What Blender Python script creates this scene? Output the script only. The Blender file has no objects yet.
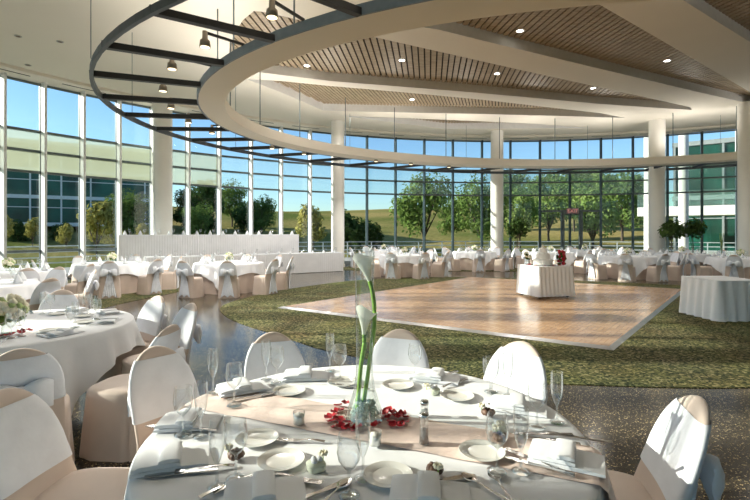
import bpy, bmesh, math, random
from math import sin, cos, pi, radians, sqrt, atan2, degrees
from mathutils import Vector
random.seed(7)
SC = bpy.context.scene
COL = SC.collection
CAMZ, HZ, F = 1.6, 232.0, 450.0

def at(px, py, z=0.0):
    """point of the plane of height z that the photograph shows at px, py"""
    Y = (CAMZ - z) * F / (py - HZ)
    return ((px - 375) / F * Y, Y)

# ------------------------------------------------------------------ materials
def nt(name):
    m = bpy.data.materials.new(name); m.use_nodes = True
    t = m.node_tree; t.nodes.clear()
    return m, t, t.nodes.new, t.links.new

def noise_col(t, c1, c2, scale=5.0, detail=3.0, lo=.35, hi=.65, coord='Object'):
    n, l = t.nodes.new, t.links.new
    tc = n('ShaderNodeTexCoord'); nz = n('ShaderNodeTexNoise')
    nz.inputs['Scale'].default_value = scale; nz.inputs['Detail'].default_value = detail
    l(tc.outputs[coord], nz.inputs['Vector'])
    r = n('ShaderNodeValToRGB')
    r.color_ramp.elements[0].position = lo; r.color_ramp.elements[1].position = hi
    r.color_ramp.elements[0].color = (*c1, 1); r.color_ramp.elements[1].color = (*c2, 1)
    l(nz.outputs['Fac'], r.inputs['Fac'])
    return r.outputs['Color'], nz, tc

def mat(name, c, rough=.5, metal=0.0, var=.06, scale=6.0, bump=0.0, bscale=60.0, spec=.5, sheen=0.0, coord='Object', sub=0.0):
    m, t, n, l = nt(name)
    o = n('ShaderNodeOutputMaterial'); b = n('ShaderNodeBsdfPrincipled')
    c1 = tuple(max(0, x * (1 - var)) for x in c); c2 = tuple(min(1, x * (1 + var)) for x in c)
    col, nz, tc = noise_col(t, c1, c2, scale, coord=coord)
    l(col, b.inputs['Base Color'])
    b.inputs['Roughness'].default_value = rough; b.inputs['Metallic'].default_value = metal
    b.inputs['Specular IOR Level'].default_value = spec
    if sheen: b.inputs['Sheen Weight'].default_value = sheen
    if bump:
        n2 = n('ShaderNodeTexNoise'); n2.inputs['Scale'].default_value = bscale
        l(tc.outputs[coord], n2.inputs['Vector'])
        bp = n('ShaderNodeBump'); bp.inputs['Strength'].default_value = bump; bp.inputs['Distance'].default_value = .01
        l(n2.outputs['Fac'], bp.inputs['Height']); l(bp.outputs['Normal'], b.inputs['Normal'])
    l(b.outputs['BSDF'], o.inputs['Surface'])
    return m

def thin_glass(name, tint, refl=.04, edge=.9, power=4.0, rough=.0, rimdark=None, haze=0.0, hazecol=(.6, .7, .6), gloss=(1, 1, 1)):
    """a sheet of glass: what passes through is tinted, the rest mirrors more at a grazing view; haze mixes in a milky diffuse colour"""
    m, t, n, l = nt(name)
    o = n('ShaderNodeOutputMaterial'); tr = n('ShaderNodeBsdfTransparent'); gl = n('ShaderNodeBsdfGlossy')
    tr.inputs['Color'].default_value = (*tint, 1); gl.inputs['Roughness'].default_value = rough
    gl.inputs['Color'].default_value = (*gloss, 1)
    lw = n('ShaderNodeLayerWeight'); lw.inputs['Blend'].default_value = .5
    p = n('ShaderNodeMath'); p.operation = 'POWER'; p.inputs[1].default_value = power
    l(lw.outputs['Facing'], p.inputs[0])
    ma = n('ShaderNodeMath'); ma.operation = 'MULTIPLY_ADD'; ma.inputs[1].default_value = edge; ma.inputs[2].default_value = refl
    l(p.outputs[0], ma.inputs[0])
    if rimdark:
        cm = n('ShaderNodeMix'); cm.data_type = 'RGBA'; cm.inputs[6].default_value = (*tint, 1); cm.inputs[7].default_value = (*rimdark, 1)
        p2 = n('ShaderNodeMath'); p2.operation = 'POWER'; p2.inputs[1].default_value = 2.5; l(lw.outputs['Facing'], p2.inputs[0])
        l(p2.outputs[0], cm.inputs[0]); l(cm.outputs[2], tr.inputs['Color'])
    mx = n('ShaderNodeMixShader'); l(ma.outputs[0], mx.inputs[0]); l(tr.outputs[0], mx.inputs[1]); l(gl.outputs[0], mx.inputs[2])
    out = mx.outputs[0]
    if haze > 0:
        di = n('ShaderNodeBsdfDiffuse'); tl = n('ShaderNodeBsdfTranslucent')
        col, nz, tc = noise_col(t, tuple(x * .94 for x in hazecol), hazecol, .35, 2)
        l(col, di.inputs['Color']); l(col, tl.inputs['Color'])
        a = n('ShaderNodeMixShader'); a.inputs[0].default_value = .5
        l(di.outputs[0], a.inputs[1]); l(tl.outputs[0], a.inputs[2])
        h = n('ShaderNodeMixShader'); h.inputs[0].default_value = haze
        l(out, h.inputs[1]); l(a.outputs[0], h.inputs[2]); out = h.outputs[0]
    l(out, o.inputs['Surface'])
    return m

def emit(name, c, s):
    m, t, n, l = nt(name)
    o = n('ShaderNodeOutputMaterial'); e = n('ShaderNodeEmission')
    e.inputs['Color'].default_value = (*c, 1); e.inputs['Strength'].default_value = s
    l(e.outputs[0], o.inputs['Surface']); return m

def mat_carpet(name, base, dark, gold, gold2):
    m, t, n, l = nt(name)
    o = n('ShaderNodeOutputMaterial'); b = n('ShaderNodeBsdfPrincipled')
    tc = n('ShaderNodeTexCoord')
    v = n('ShaderNodeTexVoronoi'); v.inputs['Scale'].default_value = 40; l(tc.outputs['Object'], v.inputs['Vector'])
    r = n('ShaderNodeValToRGB'); cr = r.color_ramp; cr.interpolation = 'CONSTANT'
    cr.elements[0].position = 0; cr.elements[0].color = (*dark, 1)
    cr.elements[1].position = .3; cr.elements[1].color = (*base, 1)
    e = cr.elements.new(.62); e.color = (*gold, 1); e = cr.elements.new(.85); e.color = (*gold2, 1)
    sp = n('ShaderNodeSeparateColor'); l(v.outputs['Color'], sp.inputs[0]); l(sp.outputs[0], r.inputs['Fac'])
    n2 = n('ShaderNodeTexNoise'); n2.inputs['Scale'].default_value = 1.2; l(tc.outputs['Object'], n2.inputs['Vector'])
    mx = n('ShaderNodeMix'); mx.data_type = 'RGBA'; mx.blend_type = 'MULTIPLY'; mx.inputs[0].default_value = .35
    l(r.outputs['Color'], mx.inputs[6]); l(n2.outputs['Color'], mx.inputs[7])
    l(mx.outputs[2], b.inputs['Base Color'])
    b.inputs['Roughness'].default_value = .95; b.inputs['Specular IOR Level'].default_value = .1
    n3 = n('ShaderNodeTexNoise'); n3.inputs['Scale'].default_value = 160; l(tc.outputs['Object'], n3.inputs['Vector'])
    bp = n('ShaderNodeBump'); bp.inputs['Strength'].default_value = .5; bp.inputs['Distance'].default_value = .01
    l(n3.outputs['Fac'], bp.inputs['Height']); l(bp.outputs['Normal'], b.inputs['Normal'])
    l(b.outputs[0], o.inputs['Surface']); return m

def mat_terrazzo(name):
    m, t, n, l = nt(name)
    o = n('ShaderNodeOutputMaterial'); b = n('ShaderNodeBsdfPrincipled')
    tc = n('ShaderNodeTexCoord')
    v = n('ShaderNodeTexVoronoi'); v.inputs['Scale'].default_value = 45; l(tc.outputs['Object'], v.inputs['Vector'])
    v.inputs['Scale'].default_value = 130
    sp = n('ShaderNodeSeparateColor'); l(v.outputs['Color'], sp.inputs[0])
    r = n('ShaderNodeValToRGB'); cr = r.color_ramp; cr.interpolation = 'CONSTANT'
    cr.elements[0].position = 0; cr.elements[0].color = (.026, .022, .016, 1)
    cr.elements[1].position = .55; cr.elements[1].color = (.05, .04, .028, 1)
    e = cr.elements.new(.84); e.color = (.13, .10, .055, 1); e = cr.elements.new(.94); e.color = (.60, .48, .26, 1)
    l(sp.outputs[0], r.inputs['Fac'])
    br = n('ShaderNodeTexBrick'); br.offset = 0; br.inputs['Scale'].default_value = 1.0
    br.inputs['Brick Width'].default_value = 1.2; br.inputs['Row Height'].default_value = 1.2
    br.inputs['Mortar Size'].default_value = .006
    br.inputs['Color1'].default_value = (1, 1, 1, 1); br.inputs['Color2'].default_value = (.86, .86, .86, 1); br.inputs['Mortar'].default_value = (.55, .55, .55, 1)
    l(tc.outputs['Object'], br.inputs['Vector'])
    mx = n('ShaderNodeMix'); mx.data_type = 'RGBA'; mx.blend_type = 'MULTIPLY'; mx.inputs[0].default_value = 1
    l(r.outputs['Color'], mx.inputs[6]); l(br.outputs['Color'], mx.inputs[7])
    l(mx.outputs[2], b.inputs['Base Color'])
    b.inputs['Roughness'].default_value = .16; b.inputs['Specular IOR Level'].default_value = .38
    l(b.outputs[0], o.inputs['Surface']); return m

def mat_parquet(name, rot):
    m, t, n, l = nt(name)
    o = n('ShaderNodeOutputMaterial'); b = n('ShaderNodeBsdfPrincipled')
    tc = n('ShaderNodeTexCoord'); mp = n('ShaderNodeMapping'); mp.inputs['Rotation'].default_value = (0, 0, -rot)
    l(tc.outputs['Object'], mp.inputs['Vector'])
    def planks(rz, w, h):
        m2 = n('ShaderNodeMapping'); m2.inputs['Rotation'].default_value = (0, 0, rz); l(mp.outputs[0], m2.inputs['Vector'])
        br = n('ShaderNodeTexBrick'); br.inputs['Scale'].default_value = 1
        br.inputs['Brick Width'].default_value = w; br.inputs['Row Height'].default_value = h; br.inputs['Mortar Size'].default_value = .003
        br.inputs['Color1'].default_value = (.56, .355, .20, 1); br.inputs['Color2'].default_value = (.44, .265, .14, 1)
        br.inputs['Mortar'].default_value = (.25, .14, .07, 1)
        l(m2.outputs[0], br.inputs['Vector']); return br.outputs['Color']
    a = planks(0, .3, .075); c = planks(pi / 2, .3, .075)
    ck = n('ShaderNodeTexChecker'); ck.inputs['Scale'].default_value = 1 / .3; l(mp.outputs[0], ck.inputs['Vector'])
    mx = n('ShaderNodeMix'); mx.data_type = 'RGBA'; l(ck.outputs['Fac'], mx.inputs[0]); l(a, mx.inputs[6]); l(c, mx.inputs[7])
    l(mx.outputs[2], b.inputs['Base Color'])
    b.inputs['Roughness'].default_value = .22; b.inputs['Specular IOR Level'].default_value = .6
    l(b.outputs[0], o.inputs['Surface']); return m

def mat_meadow(name):
    m, t, n, l = nt(name)
    o = n('ShaderNodeOutputMaterial'); b = n('ShaderNodeBsdfPrincipled')
    col, nz, tc = noise_col(t, (.13, .155, .04), (.35, .27, .10), .06, 6, .38, .62)
    n2 = n('ShaderNodeTexNoise'); n2.inputs['Scale'].default_value = 2.5; n2.inputs['Detail'].default_value = 5; l(tc.outputs['Object'], n2.inputs['Vector'])
    mx = n('ShaderNodeMix'); mx.data_type = 'RGBA'; mx.blend_type = 'OVERLAY'; mx.inputs[0].default_value = .6
    l(col, mx.inputs[6]); l(n2.outputs['Fac'], mx.inputs[7]); l(mx.outputs[2], b.inputs['Base Color'])
    b.inputs['Roughness'].default_value = 1; b.inputs['Specular IOR Level'].default_value = 0
    l(b.outputs[0], o.inputs['Surface']); return m

def mat_leaf(name, c1, c2):
    m, t, n, l = nt(name)
    o = n('ShaderNodeOutputMaterial'); d = n('ShaderNodeBsdfDiffuse'); tl = n('ShaderNodeBsdfTranslucent')
    col, nz, tc = noise_col(t, c1, c2, 1.3, 4)
    l(col, d.inputs['Color']); l(col, tl.inputs['Color'])
    a = n('ShaderNodeMixShader'); a.inputs[0].default_value = .3; l(d.outputs[0], a.inputs[1]); l(tl.outputs[0], a.inputs[2])
    l(a.outputs[0], o.inputs['Surface']); return m

def mat_slats(name):
    m, t, n, l = nt(name)
    o = n('ShaderNodeOutputMaterial'); b = n('ShaderNodeBsdfPrincipled')
    tc = n('ShaderNodeTexCoord'); mp = n('ShaderNodeMapping'); mp.inputs['Scale'].default_value = (1, 9, 1)
    l(tc.outputs['Object'], mp.inputs['Vector'])
    nz = n('ShaderNodeTexNoise'); nz.inputs['Scale'].default_value = 3; nz.inputs['Detail'].default_value = 5; l(mp.outputs[0], nz.inputs['Vector'])
    r = n('ShaderNodeValToRGB'); r.color_ramp.elements[0].color = (.28, .205, .13, 1); r.color_ramp.elements[1].color = (.50, .40, .275, 1)
    r.color_ramp.elements[0].position = .3; r.color_ramp.elements[1].position = .7
    l(nz.outputs['Fac'], r.inputs['Fac']); l(r.outputs['Color'], b.inputs['Base Color']); b.inputs['Roughness'].default_value = .45
    l(b.outputs[0], o.inputs['Surface']); return m

M = {
 'ceil': mat('ceiling_paint', (.80, .75, .65), .8, var=.02, scale=.4),
 'cream': mat('cream_paint', (.88, .82, .71), .7, var=.02, scale=.5),
 'wall': mat('wall_paint', (.72, .68, .6), .85, var=.03, scale=.5),
 'column': mat('column_paint', (.86, .84, .79), .6, var=.03, scale=1.0),
 'white_alu': mat('white_aluminium', (.82, .83, .84), .4, var=.03),
 'dark_alu': mat('dark_aluminium', (.055, .085, .095), .35, var=.1),
 'mid_alu': mat('grey_aluminium', (.13, .16, .165), .4, var=.1),
 'black_steel': mat('black_steel', (.016, .017, .019), .45, var=.15),
 'hoop_steel': mat('dark_hoop_steel', (.055, .068, .085), .4, var=.08),
 'blue_steel': mat('blue_grey_steel', (.20, .25, .31), .4, var=.08),
 'slats': mat_slats('wood_slats'),
 'void': mat('dark_backing', (.03, .027, .024), .9),
 'fascia': mat('grey_fascia', (.74, .74, .72), .7, var=.03),
 'terrazzo': mat_terrazzo('polished_terrazzo'),
 'carpet': mat_carpet('green_carpet', (.10, .105, .045), (.035, .046, .024), (.17, .165, .07), (.31, .28, .14)),
 'parquet': mat_parquet('parquet', radians(51)),
 'trim': mat('brushed_trim', (.45, .45, .45), .3, .8),
 'white_cloth': mat('white_cloth', (.82, .835, .862), .85, var=.025, scale=3, bump=.12, bscale=30, sheen=.2),
 'skirt_cloth': mat('white_skirting', (.76, .76, .78), .85, var=.03, scale=3, sheen=.2),
 'beige': mat('beige_satin', (.62, .505, .43), .6, var=.05, scale=4, bump=.1, bscale=14, sheen=.2),
 'organza': mat('white_organza', (.80, .82, .87), .7, var=.04, scale=8, bump=.15, bscale=40, sheen=.3),
 'runner': mat('blush_runner', (.76, .60, .52), .55, var=.08, scale=12, bump=.3, bscale=28, sheen=.2),
 'china': mat('white_china', (.80, .79, .74), .15, var=.01, spec=.6),
 'silver': mat('silver', (.55, .54, .52), .18, 1.0, var=.05),
 'candle': mat('candle_wax', (.9, .88, .82), .5, var=.02),
 'lily': mat_leaf('lily_white', (.92, .95, .84), (.97, .97, .94)),
 'stem': mat('lily_green', (.30, .52, .10), .4, var=.2, scale=18),
 'petal': mat('rose_red', (.42, .008, .02), .5, var=.25, scale=30),
 'cream_flower': mat('cream_flower', (.85, .80, .62), .7, var=.1, scale=40),
 'green_flower': mat('green_hydrangea', (.42, .52, .22), .8, var=.25, scale=30),
 'pale_box': mat('pale_green_box', (.66, .70, .56), .6),
 'grey_conc': mat('grey_concrete', (.26, .29, .28), .7, var=.06),
 'brown': mat('brown_wrap', (.16, .09, .06), .5, var=.4, scale=40),
 'pink': mat('pink_napkin', (.72, .40, .36), .8, var=.1),
 'beads': thin_glass('water_beads', (.90, .96, .92), .12, .7, 2.0, haze=.6, hazecol=(.88, .95, .90)),
 'icing': mat('white_icing', (.88, .86, .82), .5, var=.02),
 'salt': mat('salt', (.88, .88, .86), .9), 'pepper': mat('pepper', (.12, .1, .09), .9, var=.5, scale=300),
 'pot': mat('terracotta_grey', (.22, .17, .13), .7),
 'bark': mat('bark', (.11, .08, .055), .9, var=.3, scale=9),
 'leaf_dark': mat_leaf('leaf_dark', (.045, .085, .025), (.11, .17, .05)),
 'leaf_mid': mat_leaf('leaf_mid', (.10, .17, .045), (.22, .31, .08)),
 'leaf_light': mat_leaf('leaf_light', (.15, .24, .06), (.32, .41, .13)),
 'leaf_gold': mat_leaf('leaf_gold', (.32, .30, .08), (.48, .44, .14)),
 'meadow': mat_meadow('meadow'),
 'paving': mat('terrace_paving', (.50, .47, .42), .8, var=.08, scale=.8),
 'teal': mat('teal_curtain_glass', (.01, .075, .05), .3, var=.6, scale=.35, spec=.35),
 'bld': mat('pale_concrete', (.72, .72, .68), .7, var=.04),
 'rail': mat('rail_steel', (.55, .60, .60), .4, .3),
 'sign': mat('exit_sign_face', (.36, .27, .28), .5), 'sign_red': emit('exit_letters', (1, .4, .35), .4),
 'lamp': emit('lamp_lens', (1, .80, .5), 3.0),
 'spot_lens': emit('spot_lens', (1, .93, .8), 12.0),
 'pane': thin_glass('clear_pane', (.90, .96, .93), .03, .75, 4.0),
 'milky_heavy': thin_glass('milky_heavy', (.82, .92, .84), .04, .75, 4.0, haze=.72, hazecol=(.47, .53, .37)),  # milky green diffuse mix, densest in the visible left bays
 'milky_mid': thin_glass('milky_mid', (.80, .94, .88), .04, .75, 4.0, haze=.34, hazecol=(.52, .64, .52)),
 'milky_light': thin_glass('milky_light', (.82, .94, .90), .04, .75, 4.0, haze=.16, hazecol=(.55, .68, .60)),
 'glass': thin_glass('drinking_glass', (.97, .98, .98), .13, .75, 2.0, rimdark=(.42, .46, .47)),
 'vase': thin_glass('vase_glass', (.95, .975, .965), .08, .7, 2.2, rimdark=(.36, .44, .42)),
}

# ------------------------------------------------------------------ mesh building
class MB:
    def __init__(s): s.v, s.f = [], []
    def add(s, vs, fs):
        o = len(s.v); s.v += [tuple(v) for v in vs]; s.f += [tuple(i + o for i in f) for f in fs]; return s
    def box(s, c, d, rz=0.0):
        x, y, z = (k / 2 for k in d); ca, sa = cos(rz), sin(rz)
        vs = [(c[0] + ca * i * x - sa * j * y, c[1] + sa * i * x + ca * j * y, c[2] + k * z) for k in (-1, 1) for j in (-1, 1) for i in (-1, 1)]
        return s.add(vs, [(0, 2, 3, 1), (4, 5, 7, 6), (0, 1, 5, 4), (2, 6, 7, 3), (0, 4, 6, 2), (1, 3, 7, 5)])
    def loft(s, loops, caps=True, closed=True):
        n = len(loops[0]); vs = [p for L in loops for p in L]; fs = []
        for a in range(len(loops) - 1):
            for i in range(n if closed else n - 1):
                j = (i + 1) % n
                fs.append((a * n + i, a * n + j, (a + 1) * n + j, (a + 1) * n + i))
        if caps and closed:
            fs.append(tuple(range(n))[::-1]); fs.append(tuple((len(loops) - 1) * n + i for i in range(n)))
        return s.add(vs, fs)
    def lathe(s, prof, n=24, c=(0, 0, 0), caps=False):
        return s.loft([[(c[0] + r * cos(2 * pi * i / n), c[1] + r * sin(2 * pi * i / n), c[2] + z) for i in range(n)] for r, z in prof], caps)
    def tube(s, pts, r, n=8, caps=True):
        P = [Vector(p) for p in pts]; loops = []
        for i, p in enumerate(P):
            d = (P[min(i + 1, len(P) - 1)] - P[max(i - 1, 0)]).normalized()
            u = d.cross(Vector((0, 0, 1)));
            if u.length < .05: u = d.cross(Vector((0, 1, 0)))
            u.normalize(); w = u.cross(d); rr = r[i] if isinstance(r, (list, tuple)) else r
            loops.append([p + rr * (cos(2 * pi * k / n) * u + sin(2 * pi * k / n) * w) for k in range(n)])
        return s.loft(loops, caps)
    def bar(s, a, b, w, h):
        """box from a to b, w wide and h high"""
        a, b = Vector(a), Vector(b); d = (b - a).normalized(); u = d.cross(Vector((0, 0, 1)))
        if u.length < .05: u = d.cross(Vector((0, 1, 0)))
        u.normalize(); k = u.cross(d)
        loops = [[p + u * x * w / 2 + k * y * h / 2 for x, y in ((-1, -1), (1, -1), (1, 1), (-1, 1))] for p in (a, b)]
        return s.loft(loops)
    def grid(s, fn, nu, nv):
        vs = [fn(i / nu, j / nv) for j in range(nv + 1) for i in range(nu + 1)]
        return s.add(vs, [(j * (nu + 1) + i, j * (nu + 1) + i + 1, (j + 1) * (nu + 1) + i + 1, (j + 1) * (nu + 1) + i) for j in range(nv) for i in range(nu)])
    def poly(s, pts, z0, z1):
        n = len(pts)
        return s.add([(x, y, z0) for x, y in pts] + [(x, y, z1) for x, y in pts],
                     [tuple(range(n))[::-1], tuple(range(n, 2 * n))] + [(i, (i + 1) % n, n + (i + 1) % n, n + i) for i in range(n)])
    def mesh(s, name, m, smooth=False):
        me = bpy.data.meshes.new(name); me.from_pydata(s.v, [], s.f)
        bm = bmesh.new(); bm.from_mesh(me); bmesh.ops.recalc_face_normals(bm, faces=bm.faces); bm.to_mesh(me); bm.free()
        if smooth: me.polygons.foreach_set('use_smooth', [True] * len(me.polygons))
        me.materials.append(m); me.update(); return me
    def build(s, name, m, parent=None, smooth=False, sharp=None):
        me = s.mesh(name, m, smooth)
        if smooth and sharp is not None:
            me.set_sharp_from_angle(angle=radians(sharp))
        return link(name, me, parent)

def link(name, me, parent=None):
    o = bpy.data.objects.new(name, me); COL.objects.link(o)
    if parent: o.parent = parent
    return o
def tag(o, label=None, cat=None, group=None, kind=None):
    if label: o['label'] = label
    if cat: o['category'] = cat
    if group: o['group'] = group
    if kind: o['kind'] = kind
    return o
def thing(name, label, cat, loc=(0, 0, 0), rz=0.0, group=None, kind=None):
    o = link(name, None); o.location = loc; o.rotation_euler = (0, 0, rz)
    return tag(o, label, cat, group, kind)
KIDS = {}
def dup(o, loc=None, rz=None, label=None, group=None, parent=None, scale=None):
    c = o.copy(); COL.objects.link(c)
    if parent: c.parent = parent
    if loc is not None: c.location = loc
    if rz is not None: c.rotation_euler = (0, 0, rz)
    if label: c['label'] = label
    if group: c['group'] = group
    if scale is not None: c.scale = (scale,) * 3 if not isinstance(scale, tuple) else scale
    if o.name not in KIDS: KIDS[o.name] = list(o.children)
    for ch in KIDS[o.name]: dup(ch, parent=c)
    return c
class Proto:
    """first use moves the original, later uses copy it"""
    def __init__(s, o): s.o, s.used = o, False
    def put(s, loc, rz=0.0, label=None, group=None, scale=None, cat=None):
        if not s.used:
            s.used = True; o = s.o; KIDS[o.name] = list(o.children)
            o.location = loc; o.rotation_euler = (0, 0, rz)
            if scale is not None: o.scale = (scale,) * 3 if not isinstance(scale, tuple) else scale
            if label: o['label'] = label
            if group: o['group'] = group
            return o
        return dup(s.o, loc, rz, label, group, scale=scale if scale is not None else 1.0)
def spline(pts, k=8, closed=True):
    n = len(pts); out = []
    for i in range(n if closed else n - 1):
        p = [pts[(i + d) % n] if closed else pts[min(max(i + d, 0), n - 1)] for d in (-1, 0, 1, 2)]
        for j in range(k):
            t = j / k
            out.append(tuple(.5 * (2 * b + (c - a) * t + (2 * a - 5 * b + 4 * c - d) * t * t + (3 * b - a - 3 * c + d) * t ** 3) for a, b, c, d in zip(*p)))
    if not closed: out.append(tuple(pts[-1]))
    return out

# ------------------------------------------------------------------ camera, sky, sun
cam = bpy.data.cameras.new('camera'); co = link('camera', cam)
cam.sensor_width = 36; cam.lens = F / 750 * 36; cam.shift_y = -(250 - HZ) / 750; cam.clip_end = 600; cam.clip_start = .05
co.location = (0, 0, CAMZ); co.rotation_euler = (radians(90), 0, 0); SC.camera = co
SUN_EL, SUN_AZ = radians(18.3), radians(180 - 3)
sd = Vector((cos(SUN_EL) * cos(SUN_AZ), cos(SUN_EL) * sin(SUN_AZ), sin(SUN_EL)))
sun = bpy.data.lights.new('sun', 'SUN'); sun.energy = 7.5; sun.angle = radians(.6); sun.color = (1, .93, .82)
so = link('sun', sun); so.rotation_euler = sd.to_track_quat('Z', 'Y').to_euler(); so.location = (-30, 0, 20)
W = bpy.data.worlds.new('world'); SC.world = W; W.use_nodes = True
wt = W.node_tree; wt.nodes.clear()
wo = wt.nodes.new('ShaderNodeOutputWorld'); wb = wt.nodes.new('ShaderNodeBackground'); sk = wt.nodes.new('ShaderNodeTexSky')
sk.sky_type = 'NISHITA'; sk.sun_disc = False; sk.sun_elevation = SUN_EL; sk.sun_rotation = pi / 2 - SUN_AZ
sk.air_density = 1.0; sk.dust_density = .3; sk.ozone_density = 2.0
wb.inputs['Strength'].default_value = .185
tn = wt.nodes.new('ShaderNodeMix'); tn.data_type = 'RGBA'; tn.blend_type = 'MULTIPLY'; tn.inputs[0].default_value = 1; tn.inputs[7].default_value = (.69, .84, 1, 1)
wt.links.new(sk.outputs[0], tn.inputs[6]); wt.links.new(tn.outputs[2], wb.inputs[0]); wt.links.new(wb.outputs[0], wo.inputs[0])
SC.view_settings.view_transform = 'Standard'; SC.view_settings.look = 'None'
SC.view_settings.gamma = 1; SC.view_settings.use_curve_mapping = False; SC.view_settings.exposure = 0.37
SC.cycles.max_bounces = 14; SC.cycles.diffuse_bounces = 6; SC.cycles.glossy_bounces = 5; SC.cycles.transparent_max_bounces = 40
SC.cycles.sample_clamp_indirect = 6.0; SC.cycles.caustics_reflective = False; SC.cycles.caustics_refractive = False

# ------------------------------------------------------------------ room shell
WC, WR = (6.8, 2.5), 21.9
CEIL, HEAD = 6.65, 6.5
def wp(th, r=WR): return (WC[0] + r * cos(radians(th)), WC[1] + r * sin(radians(th)))
STONE = [wp(t, WR + .1) for t in range(0, 360, 5)]
floor = MB().poly(STONE, -.12, 0).build('floor', M['terrazzo']); tag(floor, 'polished brown speckled stone floor with tile joints', 'floor', kind='structure')
inner = [(-3.3, 10.1), (-2.75, 8.4), (-1.3, 6.75), (-.5, 5.95), (1.13, 4.95), (2.2, 4.7), (4.2, 4.66), (6.6, 5.5), (8.8, 7.6), (10.0, 10.2), (9.6, 13.0), (7.2, 14.5), (4.6, 15.6), (2.2, 15.9), (-.4, 15.0), (-2.4, 12.6)]
leftc = [(-5.2, 12.6), (-5.7, 9.3), (-4.7, 7), (-3.75, 4.6), (-3.4, 2.2), (-4.2, -1.5), (-8, -4), (-13.4, -2), (-14.2, 4), (-13.2, 9.5), (-11.2, 13.6), (-8, 16.8), (-5.6, 15.8)]
farc = [(-1.6, 19.2), (1.5, 18.4), (5, 18.2), (9, 17.7), (12, 16.6), (14.5, 14.2), (19, 16), (17.5, 19), (14, 21.6), (9, 23.2), (4, 23.3), (0, 22.4)]
for pts, lab in ((inner, None), (leftc, None), (farc, None)):
    MB().poly(spline(pts, 6), 0, .008).build('carpet', M['carpet'], floor)

# dance floor
N_, L_, R_ = (3.21, 6.10), (-2.0, 9.47), (8.54, 12.4); F_ = (L_[0] + R_[0] - N_[0], L_[1] + R_[1] - N_[1])
dcx = sum(p[0] for p in (N_, L_, R_, F_)) / 4; dcy = sum(p[1] for p in (N_, L_, R_, F_)) / 4
df = thing('dance_floor', 'warm parquet dance floor with bevelled metal edge on the green carpet', 'dance floor', (dcx, dcy, 0))
q = [(p[0] - dcx, p[1] - dcy) for p in (N_, R_, F_, L_)]
MB().poly([(x * .985, y * .985) for x, y in q], .0085, .032).build('parquet_panel', M['parquet'], df)
mb = MB(); qi = [(x * .985, y * .985) for x, y in q]; qo = [(x * 1.01, y * 1.01) for x, y in q]
for i in range(4):
    j = (i + 1) % 4
    mb.add([(*qo[i], .0085), (*qo[j], .0085), (*qi[j], .0335), (*qi[i], .0335), (*qi[j], .0085), (*qi[i], .0085)], [(0, 1, 2, 3), (3, 2, 4, 5), (0, 5, 4, 1)])
mb.build('edge_trim', M['trim'], df)

# ceiling with wedge recesses
def up(px, py, z=CEIL): return at(px, py, z)
def U(L): return [up(*p) for p in L]
wedges = [
 U([(401, 23), (440, 30), (480, 40), (555, 58), (630, 76), (700, 92.5), (752, 104), (750, 92), (672, 46.5), (595, 2), (560, -18), (480, -40), (410, -25), (393, 0)]),
 U([(240, 70), (330, 81), (480, 93), (600, 104), (692, 110), (690, 107), (525, 71), (365, 35), (264, 12), (254, 11), (243, 20), (234, 34), (229, 50)]),
 U([(246, 79), (283, 93), (323, 110.5), (400, 112.5), (480, 114), (560, 116), (625, 118), (600, 113), (480, 99.5), (400, 92), (330, 86), (280, 81)]),
 U([(340, 115.5), (390, 122), (445, 129), (520, 128.5), (590, 128), (540, 124), (480, 121.3), (400, 118)]),
 U([(683, 0), (716, 21), (750, 42), (790, 66), (840, 88), (880, 80), (800, 20), (720, -30), (650, -45)]),
]
bm = bmesh.new()
rim = [wp(t, WR + .05) for t in range(0, 360, 4)]
def ring_edges(bm, pts, z):
    vs = [bm.verts.new((x, y, z)) for x, y in pts]
    return [bm.edges.new((vs[i], vs[(i + 1) % len(vs)])) for i in range(len(vs))]
edges = ring_edges(bm, rim, CEIL)
for w in wedges: edges += ring_edges(bm, w, CEIL)
bmesh.ops.triangle_fill(bm, use_beauty=True, use_dissolve=False, edges=edges)
me = bpy.data.meshes.new('ceiling'); bm.to_mesh(me); bm.free(); me.materials.append(M['ceil'])
ceil = link('ceiling', me); tag(ceil, 'off-white flat ceiling with wedge shaped wood slat recesses', 'ceiling', kind='structure')
MB().poly(rim, CEIL + .9, CEIL + 1.1).build('roof_deck', M['void'], ceil)
mb = MB()
for i in range(len(rim)):
    a, b = rim[i], rim[(i + 1) % len(rim)]
    mb.add([(*a, CEIL - .02), (*b, CEIL - .02), (*b, CEIL + 1.1), (*a, CEIL + 1.1)], [(0, 1, 2, 3)])
mb.build('roof_edge', M['dark_alu'], ceil)
DEP = .30
def clip_seg(poly, o, d):
    """segments of the line o + t d inside a polygon"""
    ts = []
    for i in range(len(poly)):
        a, b = poly[i], poly[(i + 1) % len(poly)]
        e = (b[0] - a[0], b[1] - a[1]); den = d[0] * e[1] - d[1] * e[0]
        if abs(den) < 1e-9: continue
        w = (a[0] - o[0], a[1] - o[1]); t = (w[0] * e[1] - w[1] * e[0]) / den; s = (w[0] * d[1] - w[1] * d[0]) / den
        if 0 <= s < 1: ts.append(t)
    ts.sort(); return [(ts[k], ts[k + 1]) for k in range(0, len(ts) - 1, 2)]
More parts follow.
